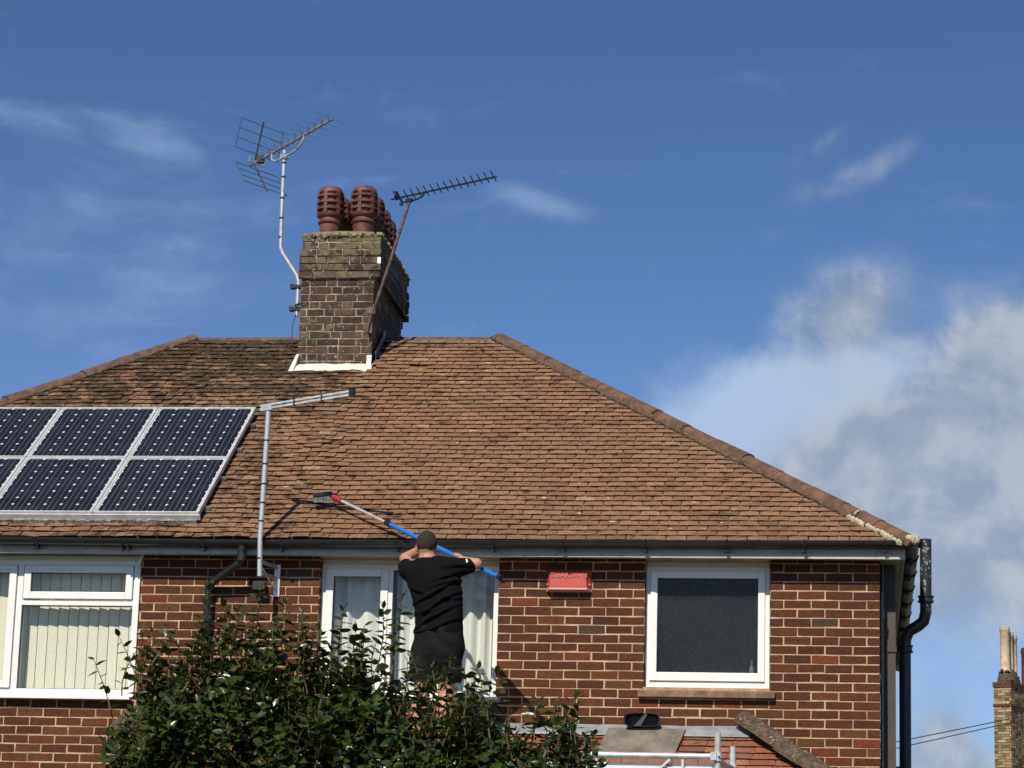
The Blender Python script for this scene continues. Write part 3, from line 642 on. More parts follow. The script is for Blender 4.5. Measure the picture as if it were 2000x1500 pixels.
for i in range(620):
    z_ = R.random()
    if z_ < .62: x = R.triangular(-7.4, -4.9, -5.9); s_ = LS - abs(R.gauss(0, .62)) - .05
    elif z_ < .78: x = -5.62 + abs(R.gauss(0, .10)); s_ = R.uniform(.1, 2.5)
    elif z_ < .88: x = R.gauss(-4.95, .25); s_ = R.gauss(1.9, .45)
    else: x = R.uniform(-3.6, .1); s_ = max(.1, (.27-x)/CS - R.uniform(.12, .30))
    if s_ > LS-.03 or s_ < .05 or x < -10.78+s_*CS+.14: continue
    if -5.62 < x < -4.84 and s_ > 3.75: continue
    if x < -5.70 and .1 < s_ < 2.6: continue
    s_ = round(s_/GAUGE)*GAUGE - .012 + R.uniform(-.012, .018); rr = R.uniform(.010, .030)
    P = rp(x, s_, .022); mo.ball(P, (rr*R.uniform(1, 2.0), rr*.8, rr*.55), 6, 4)
o = mo.build('moss', M['moss'], roof, 60); o['kind'] = 'stuff'

fk = MB()
for i in range(60):
    x = R.uniform(-5.4, .0); s_ = round(R.uniform(.2, 4.2)/GAUGE)*GAUGE + R.uniform(.015, .06)
    if x > .27 - s_*CS - .25 or (-5.65 < x < -4.8 and s_ > 3.6): continue
    a_, b_ = (R.uniform(.010, .038), R.uniform(.006, .014)); P = rp(x, s_, .034)
    pts = [P + RX*a_*math.cos(q)*R.uniform(.7, 1.2) + RS*b_*math.sin(q)*R.uniform(.7, 1.2) for q in (0, .9, 1.8, 2.7, 3.6, 4.5, 5.4)]; n_ = len(pts)
    fk.add(pts + [p_ - RN*.012 for p_ in pts], [tuple(range(n_))] + [(k, (k+1) % n_ + 0, (k+1) % n_ + n_, k+n_) for k in range(n_)])
o = fk.build('lichen', M['flake'], roof); o['kind'] = 'stuff'

# ---- chimney stack
SPAL = [((.066,.040,.030), 40), ((.080,.048,.035), 25), ((.050,.034,.028), 30), ((.10,.068,.047), 9), ((.13,.10,.068), 6)]
core = MB(); CY0, CY1 = 3.05, 4.70
core.box(-5.587, -4.867, CY0+.005, CY1, 1.9, 3.36); core.box(-5.585, -4.850, CY0-.010, CY1+.01, 3.3605, 3.66); core.box(-5.590, -4.818, CY0-.003, CY1+.012, 3.6605, 3.81)
chim = core.build('chimney', M['oldmortar'], house); chim['label'] = 'sooty dark brick chimney stack with lichen'
ce = MB()
def stack_row(zc, xl, xr, yf, alt, side=True):
    wds = [.1025, .215, .1025, .215, .1025, .215] if alt else [.165, .165, .215, .1025, .165, .165]
    x = xr; i = R.randrange(2)
    while x > xl + .02:
        L = min(wds[i % 6]*R.uniform(.95, 1.05), x-xl); i += 1
        if x-L-xl < .05: L = x-xl
        me = brick_mesh(max(.03, L-.010), .063, .05, .003); me.materials.append(M['stack'])
        o = link('chimney_brick', me, chim, Matrix.Translation((x-L/2, yf+R.uniform(-.003, .003), zc))); o.color = (*pick(SPAL), 1); x -= L
    y = yf + (.06 if alt else .0)
    while side and y < CY1:
        L = .215 if not alt else (.215 if R.random() < .7 else .1025)
        vs, fs = R.choice(FD); k = (min(L, CY1-y)-.01)/.205
        if k > .1: ce.add([(xr - v[1] + .001, y+L/2+v[0]*k, zc+v[2]) for v in vs], fs, pick(SPAL))
        y += L+.01
for i in range(15): stack_row(3.36-.075*(i+.5), -5.592, -4.862, CY0, i % 2)
for i in range(4): stack_row(3.66-.075*(i+.5), -5.617, -4.803, CY0-.025, i % 2)
for i in range(2): stack_row(3.81-.075*(i+.5), -5.595, -4.813, CY0-.008, i % 2)
o = ce.build('chimney_side_bricks', M['stackj'], chim); o['kind'] = 'stuff'
fm = MB()
xs = [-5.59, -5.50, -5.38, -5.2, -5.03, -4.92, -4.815]; ys = [3.045, 3.12, 3.28, 3.87, 4.45, 4.62, 4.71]
for j, y in enumerate(ys):
    for i, x in enumerate(xs):
        ed = min(i, 6-i, j, 6-j); fm.v.append((x, y, 3.80 + (.012, .065, .085, .09)[ed] + R.uniform(-.008, .008)))
for j in range(6):
    for i in range(6): a = j*7+i; fm.f.append((a, a+1, a+8, a+7))
def crust(a, b, n, r, jz):
    a, b = Vector(a), Vector(b); fm.tube([a+(b-a)*(k/(n-1))+Vector((R.gauss(0, .006), R.gauss(0, .006), R.gauss(0, jz))) for k in range(n)], [r*R.uniform(.55, 1.35) for _ in range(n)], 7)
crust((-5.60, 3.050, 3.800), (-4.81, 3.050, 3.805), 60, .022, .010); crust((-5.59, 3.052, 3.775), (-5.25, 3.052, 3.782), 24, .016, .012); crust((-4.812, 3.05, 3.80), (-4.812, 4.70, 3.80), 80, .022, .010)
fm.build('flaunching', M['flaunch'], chim, 60)
wp = MB(); wp.box(-4.836, -4.801, 3.0205, 3.03, 3.508, 3.572); wp.build('white_patch', M['whitepaint'], chim)
ap = MB()   # white apron and soakers
pA = [(-5.625, 2.865), (-4.82, 2.865)]
v_ = []
for i in range(13):
    x = -5.60+.76*i/12; v_ += [(x + (-.03 if i == 0 else 0), 2.915+R.uniform(-.012, .012), 2.385+R.uniform(-.006, .006)+.02), (x, 2.99, 2.452+R.uniform(-.006, .01)+.02), (x, 3.042, 2.50+R.uniform(0, .01))]
f_ = []
for i in range(12): a = i*3; f_ += [(a, a+3, a+4, a+1), (a+1, a+4, a+5, a+2)]
ap.add(v_, f_)
ap.add([(-5.645, 2.90, 2.40), (-5.60, 2.90, 2.40), (-5.575, 3.04, 2.60), (-5.60, 3.04, 2.60), (-5.645, 2.92, 2.38), (-5.60, 2.92, 2.38), (-5.575, 3.055, 2.58), (-5.60, 3.055, 2.58)], [(0,1,2,3),(4,7,6,5),(0,4,5,1),(1,5,6,2),(2,6,7,3),(3,7,4,0)])
ap.add([(-4.905, 3.035, 2.59), (-4.855, 3.035, 2.59), (-4.845, 2.93, 2.40), (-4.89, 2.95, 2.44), (-4.905, 3.05, 2.59), (-4.855, 3.05, 2.59), (-4.845, 2.945, 2.40), (-4.89, 2.965, 2.44)], [(0,3,2,1),(4,5,6,7),(0,1,5,4),(1,2,6,5),(2,3,7,6),(3,0,4,7)])
ap.build('apron_flashing', M['whitelead'], chim, 50)
sf = MB(); sf.obox((-4.838, 3.40, 2.76), (.003, 0, 0), RS*.30, RN*.06); sf.build('side_flashing', M['lead'], chim)
def pot_mesh():
    p_ = MB()
    prof = [(.094, 0), (.096, .10), (.112, .112), (.114, .125), (.100, .135), (.098, .160), (.120, .178), (.124, .195), (.104, .206)]
    z = .206
    for k in range(3): prof += [(.106, z+.030), (.128, z+.034), (.128, z+.050), (.104, z+.062)]; z += .062
    prof += [(.112, z+.012), (.118, z+.020), (.112, z+.048), (.090, z+.074), (.050, z+.086), (.0, z+.088)]
    p_.lathe((0, 0, 0), prof, 24)
    for k in range(6):
        a = math.pi/6+math.pi/3*k; c_ = Vector((math.cos(a), math.sin(a), 0)); t_ = Vector((-math.sin(a), math.cos(a), 0))
        p_.obox(c_*.112+Vector((0, 0, .305)), c_*.012, t_*.017, Vector((0, 0, .105)))
    return p_.mesh('chimney_pot', 38)
PM = pot_mesh(); PM.materials.append(M['pot'])
for j in range(4):
    for x in (-5.37, -5.03):
        link('chimney_pot', PM, chim, Matrix.Translation((x+R.uniform(-.006, .006), 3.26+.38*j, 3.862+R.uniform(-.008, .008))) @ Matrix.Rotation(R.uniform(0, 6), 4, 'Z') @ Matrix.Diagonal((1.06, 1.06, 1.04, 1)))

# ---- low roof over the ground floor bay
BT = 0.70; BA = math.atan(BT); bS = Vector((0, -math.cos(BA), -math.sin(BA))); bN = Vector((0, -math.sin(BA), math.cos(BA)))
def bp3(x, s_, h): return Vector((x, 0, -1.335)) + bS*s_ + bN*h
bm_ = MB(); bz = -1.335-.02; DEP = .86
bm_.add([(-6.0, .0, bz), (-1.05, .0, bz), (-1.05+DEP, -DEP, bz-DEP*BT), (-6.1, -DEP, bz-DEP*BT), (-6.1, 0, bz-DEP*BT), (-1.05+DEP, 0, bz-DEP*BT)],
        [(0, 3, 2, 1), (1, 2, 5), (0, 4, 3), (3, 4, 5, 2)])
bay = bm_.build('bay_roof', M['underlay'], house)
BTM = [tile_mesh(40+k, .200, .19, .016, M['tile'], .034) for k in range(4)]
BPAL = [((.30,.095,.050), 30), ((.25,.080,.045), 30), ((.34,.125,.068), 15), ((.19,.070,.042), 20)]
BB = Matrix((-RX, -bS, bN)).transposed()
L_ = DEP/math.cos(BA); nb = 0
for r in range(int(L_/.1)+1):
    se_ = L_ - r*.1; x = -1.05 + se_*math.cos(BA) - .03 - (.1 if r % 2 else 0)
    while x > -6.02:
        if x > -3.3 or x < -5.0:
            mt = Matrix.Translation(bp3(x, se_, R.uniform(0, .003))) @ (BB @ Matrix.Rotation(R.gauss(0, .008), 3, 'Z')).to_4x4()
            o = link('bay_tile', R.choice(BTM), bay, mt); o.color = (*pick(BPAL), 1)
        x -= .204
MH = [halfround(.30, .100, .108, .03) for _ in range(3)]
for h_ in MH:
    h_.materials.append(M['mosship'])
    bmx = bmesh.new(); bmx.from_mesh(h_); bmesh.ops.subdivide_edges(bmx, edges=bmx.edges[:], cuts=2, use_grid_fill=True); bmx.to_mesh(h_); bmx.free()
    for v in h_.vertices: v.co += Vector((0, v.co.y, v.co.z))*(.09*mnoise.noise(v.co*22)+.05*mnoise.noise(v.co*60))
along(bay, 'hip_tile', (-1.05+.80, -.80, -1.335-.80*BT+.02), (-1.09, -.01, -1.262), MH, .28, .0, .008)
along(bay, 'hip_tile', (-6.21, -.36, -1.50), (-5.98, -.02, -1.17), MH, .26, .03, .010)
lc = MB()
for i in range(150):
    t_ = R.random(); a = R.uniform(-.6, 1.3); P = Vector((-1.09+.84*t_, -.01-.79*t_, -1.262-.613*t_)) + Vector((-.7, -.7, 0))*.104*math.sin(a) + Vector((.25, -.25, .93))*.104*math.cos(a)
    lc.ball(P, (R.uniform(.006, .018), R.uniform(.006, .014), R.uniform(.004, .010)), 5, 3)
lc.build('lichen', M['oldmortar'], bay)['kind'] = 'stuff'
fsh = MB(); n = 40
for i in range(n+1):
    x = -6.0+4.96*i/n; fsh.v += [(x, -.004, -1.268+R.uniform(-.003, .003)), (x, -.014, -1.282), (x, -.115, -1.350+R.uniform(-.005, .005)), (x, -.119, -1.364)]
for i in range(n):
    a = i*4; fsh.f += [(a, a+1, a+5, a+4), (a+1, a+2, a+6, a+5), (a+2, a+3, a+7, a+6)]
fsh.build('lead_flashing', M['lead'], bay, 50)
bw = MB(); bw.box(-6.05, -.45, -.62, -.02, -5.2, -1.98); bw.build('bay_wall', M['mortar'], house)

# ================================================================= THINGS ON THE HOUSE
# curtains and blinds
def curtain(name, x0, x1, y, z0, z1, label, seed, fold):
    q = random.Random(seed); mb = MB(); n = int((x1-x0)/.006); ph = 0; row = []
    for i in range(n+1):
        x = x0+(x1-x0)*i/n; ph += .006/fold*6.283*q.uniform(.4, 1.6)*(1+.5*math.sin(x*7+seed)); row.append((x, ph))
    nz = 8
    for j in range(nz+1):
        z = z1+(z0-z1)*j/nz
        for x, p_ in row: mb.v.append((x, y+.030*math.sin(p_ + .15*j/nz*math.sin(x*11)), z))
    for j in range(nz):
        for i in range(n): a = j*(n+1)+i; mb.f.append((a, a+n+1, a+n+2, a+1))
    return tag(mb.build(name, M['curtain'], None, 60), label, 'curtain')
curtain('curtain', -4.63, -4.07, .26, -1.10, .09, 'white net curtain in the narrow left casement of the middle window', 3, .13)
curtain('curtain', -4.04, -3.17, .26, -1.10, .09, 'white net curtain in the wide pane beside the man in black', 5, .15)
bl = thing('vertical_blind', (-7.4, .15, -1.09), 'cream vertical blind in the wide window under the solar panels', 'blind')
sl = MB().box(-.0405, .0405, -.0006, .0006, -1.085, .05); slm = sl.mesh('blind_slat'); slm.materials.append(M['blind'])
x = -6.27
while x > -8.55: link('blind_slat', slm, bl, Matrix.Translation((x, .15, 0)) @ Matrix.Rotation(math.radians(R.gauss(9, 2.0)), 4, 'Z')); x -= .0885
MB().box(-8.56, -6.24, .13, .17, .052, .09).build('head_rail', M['pvc'], bl)
tag(MB().lathe((-1.045, .135, -.823), [(.020, 0), (.021, .05), (.017, .06), (.007, .075), (.007, .085), (.013, .088), (.012, .105), (.004, .11)], 10).build('soap_bottle', M['whitebottle'], None, 40), 'small white pump bottle on the ledge behind the obscured bathroom glass', 'bottle')

# alarm box
al = thing('alarm_box', (-2.55, 0, -.18), 'red plastic burglar alarm box on the brick wall beside the bathroom window', 'alarm box')
x0, x1, z0, z1, dp_ = -2.738, -2.365, -.150, .000, .075
am = MB(); am.add([(x0, -.003, z0), (x1, -.003, z0), (x1, -.003, z1), (x0, -.003, z1), (x0+.028, -dp_, z0), (x1-.034, -dp_, z0), (x1-.050, -dp_+.012, z1-.018), (x0+.040, -dp_+.012, z1-.018), (x0+.012, -.030, z1+.004), (x1-.012, -.030, z1+.004)],
     [(4, 5, 6, 7), (7, 6, 9, 8), (8, 9, 2, 3), (0, 4, 7, 8, 3), (5, 1, 2, 9, 6), (0, 1, 5, 4), (0, 3, 2, 1)])
me = am.mesh('cover'); bevel_me(me, .004, 2); me.materials.append(M['alarm']); link('cover', me, al)
am = MB(); am.add([(x0-.004, -.002, z0-.030), (x1+.004, -.002, z0-.030), (x1-.030, -dp_-.004, z0-.018), (x0+.024, -dp_-.004, z0-.018), (x0-.004, -.002, z0-.002), (x1+.004, -.002, z0-.002), (x1-.030, -dp_-.004, z0-.002), (x0+.024, -dp_-.004, z0-.002)],
     [(0,1,2,3),(7,6,5,4),(3,2,6,7),(2,1,5,6),(0,3,7,4),(1,0,4,5)]); am.build('lip', M['alarmlip'], al)
for x, y in ((x0+.010, -.028), (x1-.014, -.034)): MB().ball((x, y, z0+.030), (.008, .008, .008), 8, 6).build('screw_boss', M['alarmlip'], al, 60)
cu = bpy.data.curves.new('lettering', 'FONT'); cu.body = 'GUARDIAN'; cu.size = .056; cu.align_x = 'CENTER'; cu.align_y = 'CENTER'; cu.extrude = .0025; cu.space_character = 1.12
to = bpy.data.objects.new('lettering_tmp', cu); C.objects.link(to); bpy.context.view_layer.update()
tme = bpy.data.meshes.new_from_object(to.evaluated_get(bpy.context.evaluated_depsgraph_get())); bpy.data.objects.remove(to); tme.name = 'lettering'
tme.materials.clear(); tme.materials.append(simple('worn_red_lettering', (0.60, 0.11, 0.11), 0.5))
link('lettering', tme, al, Matrix.Translation((-2.553, -.0705, -.050)) @ Matrix.Rotation(math.radians(90-5.2), 4, 'X'))

# solar panels
cellm = MB(); h_ = .0700; k_ = .0160
cellm.add([(-h_+k_, -h_, 0), (h_-k_, -h_, 0), (h_, -h_+k_, 0), (h_, h_-k_, 0), (h_-k_, h_, 0), (-h_+k_, h_, 0), (-h_, h_-k_, 0), (-h_, -h_+k_, 0)], [(0, 1, 2, 3, 4, 5, 6, 7)])
cme = cellm.mesh('solar_cell'); cme.materials.append(M['cell'])
PW, PL = .92, 1.19
PLAB = [['black solar panel at the lower right of the array nearest the thin mast', 'black solar panel in the middle of the lower row', 'black solar panel cut by the photo edge in the lower row'],
        ['black solar panel at the upper right corner of the array', 'black solar panel in the middle of the upper row', 'black solar panel cut by the photo edge in the upper row']]
for r in range(2):
    for c_ in range(3):
        xa = -5.715 - c_*(PW+.007) - PW; sa_ = .300 + r*(PL+.008)
        pn = thing('solar_panel', rp(xa+PW/2, sa_, .075), PLAB[r][c_], 'solar panel', 'solar panels on the roof')
        fm_ = MB()
        for (a0, a1, b0, b1) in ((0, .022, 0, PL), (PW-.022, PW, 0, PL), (.022, PW-.022, 0, .022), (.022, PW-.022, PL-.022, PL)):
            fm_.obox(rp(xa+(a0+a1)/2, sa_+(b0+b1)/2, .100), RX*(a1-a0)/2, RS*(b1-b0)/2, RN*.021)
        fm_.build('frame', M['panelframe'], pn)
        MB().obox(rp(xa+PW/2, sa_+PL/2, .108), RX*(PW/2-.0222), RS*(PL/2-.0222), RN*.004).build('backsheet', M['backsheet'], pn)
        px_, ps_ = (PW-.062)/6, (PL-.062)/8; bus = MB()
        for i in range(6):
            for j in range(8):
                link('solar_cell', cme, pn, Matrix.Translation(rp(xa+.031+px_*(i+.5), sa_+.031+ps_*(j+.5), .1145)) @ RB.to_4x4())
            for f_ in (-.024, .024): bus.obox(rp(xa+.031+px_*(i+.5)+f_, sa_+PL/2, .1155), RX*.0011, RS*(PL/2-.03), RN*.0003)
        bus.build('busbar', M['wire'], pn)
rl = thing('mounting_rails', rp(-7.1, .3, .05), 'aluminium rails and weathered tray carrying the solar panels', 'rail')
for s_ in (.53, 1.16, 1.81, 2.39):
    MB().obox(rp(-7.1, s_, .055), RX*1.42, RS*.018, RN*.017).build('rail', M['aludull'], rl)
    MB().obox(rp(-5.69, s_, .060), RX*.024, RS*.020, RN*.012).build('clamp', M['aludull'], rl)
t2 = MB(); t2.obox(rp(-7.1, .287, .082), RX*1.40, RS*.010, RN*.022); t2.build('edge_strip', M['panelframe'], rl)
t2 = MB()
for i in range(60): t2.obox(rp(-8.48+i*.0462, 0.280+R.uniform(-.006, .006), .046+R.uniform(-.004, .004)), RX*.0235, RS*.020, RN*.016)
t2.build('tray', M['tray'], rl)

# aerial with the folded grid reflector, on a cranked pole
bdir = Vector((.72, -.66, .12)).normalized(); edir = Vector((.70, .72, -.10)).normalized(); Zv = Vector((0, 0, 1))
ar = thing('tv_aerial', (-5.72, 3.50, 2.95), 'silver television aerial with folded grid reflector on a cranked pole', 'aerial')
pm_ = MB(); pm_.tube([(-5.715, 3.5, 3.10), (-5.712, 3.5, 3.46), (-5.73, 3.5, 3.52), (-5.89, 3.5, 3.76), (-5.912, 3.5, 3.82), (-5.918, 3.5, 4.2), (-5.920, 3.5, 4.83)], .0195, 12); pm_.build('mast', M['alu'], ar, 40)
for z in (3.92, 4.12, 4.33, 4.55, 4.70): MB().tube([(-5.918, 3.5, z-.009), (-5.918, 3.5, z+.009)], .0215, 12).build('tape', M['black'], ar)
br = MB(); br.box(-5.76, -5.585, 3.47, 3.53, 3.39, 3.42); br.box(-5.76, -5.585, 3.47, 3.53, 3.16, 3.19); br.tube([(-5.73, 3.46, 3.2), (-5.62, 3.44, 3.24), (-5.60, 3.44, 3.40), (-5.66, 3.46, 3.35)], .012, 6)
br.box(-5.79, -5.75, 3.46, 3.54, 3.385, 3.425); br.box(-5.79, -5.75, 3.46, 3.54, 3.155, 3.195); br.build('bracket', M['black'], ar)
cb = MB(); cb.tube([(-5.72, 3.47, 3.12), (-5.745, 3.46, 2.98), (-5.735, 3.42, 2.80), (-5.76, 3.30, 2.62)], .005, 6); cb.build('cable', M['cable'], ar)
A0 = Vector((-5.92, 3.5, 4.86)) + Zv*.02
def bq(t_): return A0 + bdir*t_
bo = MB(); bo.beam(bq(-.62), bq(.80), .020, .020); bo.build('boom', M['aludull'], ar)
ca = MB(); ca.tube([bq(-.22)-Zv*.01, bq(-.22)-Zv*.07, bq(-.15)-Zv*.11, bq(.0)-Zv*.12, bq(.22)-Zv*.11, bq(.32)-Zv*.05, bq(.33)], .011, 8); ca.obox(bq(0)-Zv*.115, bdir*.03, edir*.03, Zv*.025); ca.build('cradle', M['alu'], ar, 40)
for i in range(11):
    t_ = -.36 + i*.112; P = bq(t_)+Zv*.022; e_ = MB()
    e_.tube([P-edir*.17, P+edir*.17], .0028, 5)
    e_.tube([P-edir*.045+Zv*.030, P, P+edir*.045+Zv*.030], .0055, 5); e_.tube([P-edir*.045-Zv*.022, P, P+edir*.045-Zv*.022], .0045, 5)
    e_.build('director', M['aludull'], ar)
dp2 = MB(); dp2.box(*[v for k in range(3) for v in (bq(-.42)[k]-.035, bq(-.42)[k]+.035)]); dp2.build('junction_box', M['black'], ar)
lo_ = MB(); lo_.tube([bq(-.40)-edir*.14-Zv*.02, bq(-.40)-edir*.15-Zv*.07, bq(-.38)-Zv*.09, bq(-.36)+edir*.02-Zv*.05], .008, 6); lo_.build('dipole', M['aludull'], ar, 50)
for sg in (1, -1):
    rg = MB(); hd = (Zv*.92 + bdir*.30).normalized() if sg > 0 else (-Zv*.80 + bdir*.55).normalized()
    b0 = bq(-.52) + Zv*.03*sg
    for k in range(4): P = b0 + hd*(.06+.10*k); rg.tube([P-edir*.26, P+edir*.26], .0042, 6)
    for f_ in (-.26, .26): rg.tube([b0+hd*.055+edir*f_, b0+hd*.365+edir*f_], .0042, 6)
    rg.beam(b0, b0+hd*.40, .014, .014); rg.build('reflector', M['aludark'], ar)

# aerial on the leaning rusty pole
ar2 = thing('tv_aerial', (-4.87, 3.05, 2.84), 'slim dark television aerial on a rusty leaning pole in front of the chimney', 'aerial')
pm_ = MB(); pm_.tube([(-4.878, 3.00, 2.86), (-4.86, 2.99, 2.98), (-4.70, 3.02, 3.55), (-4.545, 3.05, 4.15)], .0165, 10); pm_.build('mast', M['rust'], ar2, 40)
br = MB(); br.box(-4.90, -4.855, 2.985, 3.05, 2.80, 3.06); br.box(-4.91, -4.83, 2.975, 2.995, 2.99, 3.05); br.tube([(-4.90, 2.97, 2.80), (-4.84, 2.97, 3.08)], .010, 6); br.build('bracket', M['rust'], ar2)
b2 = Vector((.85, -.53, 0)); e2 = (Vector((.53, .85, 0))*.70 - Zv*.62).normalized(); B0 = Vector((-4.545, 3.05, 4.205))
bo = MB(); bo.beam(B0-b2*.24, B0+b2*1.10, .015, .015); bo.build('boom', M['iron'], ar2)
ca = MB(); ca.tube([B0-b2*.11, B0-b2*.10-Zv*.045, B0-b2*.05-Zv*.06, B0+b2*.10-Zv*.055, B0+b2*.17-Zv*.035, B0+b2*.20], .009, 8); ca.obox(B0-Zv*.05, b2*.035, Vector((.53, .85, 0))*.02, Zv*.016); ca.build('cradle', M['iron'], ar2, 40)
for i in range(15):
    P = B0+b2*(-.12+i*.085); MB().tube([P-e2*.075, P+e2*.045], .0058, 6).build('director', M['iron'], ar2)
lo_ = MB(); P = B0-b2*.17; lo_.tube([P-e2*.07, P-e2*.08+b2*.02, P-e2*.06+b2*.04, P+e2*.08+b2*.03, P+e2*.09+b2*.01, P+e2*.06], .008, 6); lo_.obox(P+Zv*.02, b2*.02, e2*.02, Zv*.02); lo_.build('dipole', M['iron'], ar2, 50)

# mast on the wall with the twin tube aerial
ar3 = thing('pole_aerial', (-5.10, -.05, -.25), 'tall silver mast with a twin tube arm standing before the roof beside the solar panels', 'aerial')
pm_ = MB(); pm_.tube([(-5.098, -.33, -.12), (-5.110, -.33, .20), (-5.092, -.33, 1.30)], .0215, 12); pm_.build('mast', M['alu'], ar3, 40)
for z in (.03, .345, .50, .66, .83, 1.03): MB().tube([(-5.109+.017*max(0, z-.2)/1.1, -.33, z-.006), (-5.109+.017*max(0, z-.2)/1.1, -.33, z+.006)], .0245, 12).build('tape', M['black'], ar3)
br = MB(); br.beam((-5.10, -.34, .005), (-5.02, .0, .005), .02, .03); br.beam((-5.10, -.34, -.09), (-5.02, .0, -.09), .02, .03); br.box(-5.045, -4.995, -.012, -.001, -.24, .03); br.tube([(-5.02, -.02, -.2), (-5.10, -.33, -.02)], .008, 6); br.build('bracket', M['alu'], ar3)
jb = MB(); jb.box(-5.205, -5.105, -.11, -.02, -.195, -.125); jb.build('junction_box', M['iron'], ar3)
q0 = Vector((-5.17, -.30, 1.318)); q1 = Vector((-4.31, -.72, 1.352)); dq = (q1-q0).normalized(); sd = Vector((0, 0, 1)).cross(dq)
tw = MB()
for k in (-1, 1): tw.beam(q0+Zv*.015*k+sd*.0, q1+Zv*.015*k, .020, .017)
tw.build('twin_arm', M['galv'], ar3)
cl = MB()
for t_ in (.38, .68): cl.obox(q0+(q1-q0)*t_, dq*.006, sd*.016, Zv*.032)
cl.obox(q1, dq*.020, sd*.020, Zv*.034); cl.build('clip', M['black'], ar3)
MB().obox(Vector((-5.10, -.33, 1.312)), dq*.055, sd*.022, Zv*.026).build('clamp', M['alu'], ar3)

# water-fed brush pole
Q0 = Vector((-4.62, .19, .655)); Q1 = Vector((-2.985, -1.06, -.232)); qd = (Q1-Q0).normalized()
def qq(t_): return Q0+(Q1-Q0)*t_
bs_ = thing('cleaning_pole', qq(1.0), 'long blue and silver telescopic pole with brush held up to the roof tiles', 'pole')
m_ = MB(); m_.tube([qq(.345), qq(.995)], .0190, 12); m_.build('handle', M['bluepole'], bs_, 40)
m_ = MB(); m_.tube([qq(.06), qq(.35)], .0135, 12); m_.build('shaft', M['alu'], bs_, 40)
m_ = MB(); m_.tube([qq(.335), qq(.362)], .026, 12); m_.obox(qq(.345)+Zv*.02, qd*.02, sd*.012, Zv*.015); m_.tube([qq(.985), qq(1.0)], .025, 12); m_.build('collar', M['black'], bs_, 40)
m_ = MB(); pts = []
for i in range(60):
    a = i/60*2*math.pi*5; P = qq(.008+.055*i/60); sx_ = qd.orthogonal().normalized(); sy_ = qd.cross(sx_); pts.append(P+(sx_*math.cos(a)+sy_*math.sin(a))*.022)
m_.tube(pts, .0075, 6); m_.build('coil', M['redplastic'], bs_, 60)
m_ = MB(); m_.tube([qq(-.005), qq(.075)], .012, 10); m_.build('gooseneck', M['black'], bs_, 40)
hb = Vector((-4.70, .20, .645)); ex = Vector((.86, .28, .17)).normalized(); ez = RN.copy(); ey = ez.cross(ex).normalized()
m_ = MB(); m_.obox(hb+ez*.030, ex*.085, ey*.030, ez*.009); bb = m_.mesh('brush_head'); bevel_me(bb, .005, 2); bb.materials.append(M['iron']); bhd = link('brush_head', bb, bs_)
m_ = MB()
for i in range(16):
    for j in range(6):
        P = hb + ex*(-.079+.0105*i) + ey*(-.025+.0100*j) + ez*.022; m_.tube([P, P - ez*.040 + ex*R.uniform(-.010, .010) + ey*(-.016+.0064*j+R.uniform(-.008, .008))], [.0055, .0075], 4)
m_.build('bristle_block', M['bristle'], bhd)['kind'] = 'stuff'

# ================================================================= SCAFFOLD AND CLUTTER
DK = -1.715
sf_ = thing('scaffold_tower', (-2.9, -1.2, -5.2), 'galvanised scaffold tower with white deck standing in front of the bay', 'scaffold')
def tubep(name, a, b, r=.0245, m2='galv'): return MB().tube([a, b], r, 12).build(name, M[m2], sf_, 40)
for x, y, zt in ((-2.355, -1.60, -1.575), (-1.228, -1.60, -1.488), (-1.140, -1.02, -1.530), (-4.55, -1.60, -1.60), (-4.55, -.95, -1.60)): tubep('upright', (x, y, -5.2), (x, y, zt))
tubep('rail', (-2.40, -1.60, -1.664), (-1.20, -1.60, -1.664)); tubep('rail', (-4.6, -1.60, -1.80), (-2.3, -1.60, -1.80)); tubep('rail', (-1.228, -1.6, -1.70), (-1.14, -1.02, -1.70))
for z in (-3.0, -4.2): tubep('rail', (-4.55, -1.6, z), (-1.228, -1.6, z)); tubep('brace', (-4.55, -1.58, z-1.0), (-1.228, -1.58, z))
for x, z, y in ((-1.228, -1.664, -1.60), (-2.355, -1.664, -1.60), (-1.14, -1.70, -1.02)):
    m_ = MB(); m_.lathe((x, y, z-.035), [(.036, 0), (.036, .07)], 12); m_.obox((x-.03, y-.03, z), (.022, 0, 0), (0, .02, 0), (0, 0, .03)); m_.tube([(x+.01, y-.055, z+.01), (x+.01, y-.02, z+.01)], .010, 8); m_.build('coupler', M['galv'], sf_, 40)
for k in range(3): MB().box(-4.62, -1.24, -1.56+.232*k, -1.334+.232*k, DK-.045, DK).build('deck_board', M['deck'], sf_)
m_ = MB(); m_.box(-2.22, -1.24, -1.592, -1.566, -1.80, DK-.03); m_.build('toe_board', M['pvc'], sf_)
for a, b in (((-2.20, -1.60, -1.76), (-2.13, -1.60, -1.69)), ((-1.66, -1.60, -1.76), (-1.585, -1.60, -1.69)), ((-1.49, -1.60, -1.76), (-1.49, -1.60, -1.69)), ((-2.16, -1.6, -1.76), (-2.09, -1.6, -1.69))): MB().beam(a, b, .016, .036, (0, 1, 0)).build('strut', M['deck'], sf_)
brd = MB(); v_ = []
for i in range(9):
    x = i/8
    for (yy_, zz, lx, rx_) in ((-.075, -1.300, -2.195, -1.566), (-.360, -1.528, -2.262, -1.632)):
        X_ = lx+(rx_-lx)*x; v_ += [(X_, yy_, zz+R.uniform(-.004, .004)), (X_, yy_+.03, zz-.055)]
f_ = []
for i in range(8): a = i*4; f_ += [(a, a+2, a+6, a+4), (a+1, a+5, a+7, a+3), (a, a+4, a+5, a+1), (a+2, a+3, a+7, a+6)]
f_ += [(0, 1, 3, 2), (32, 34, 35, 33)]
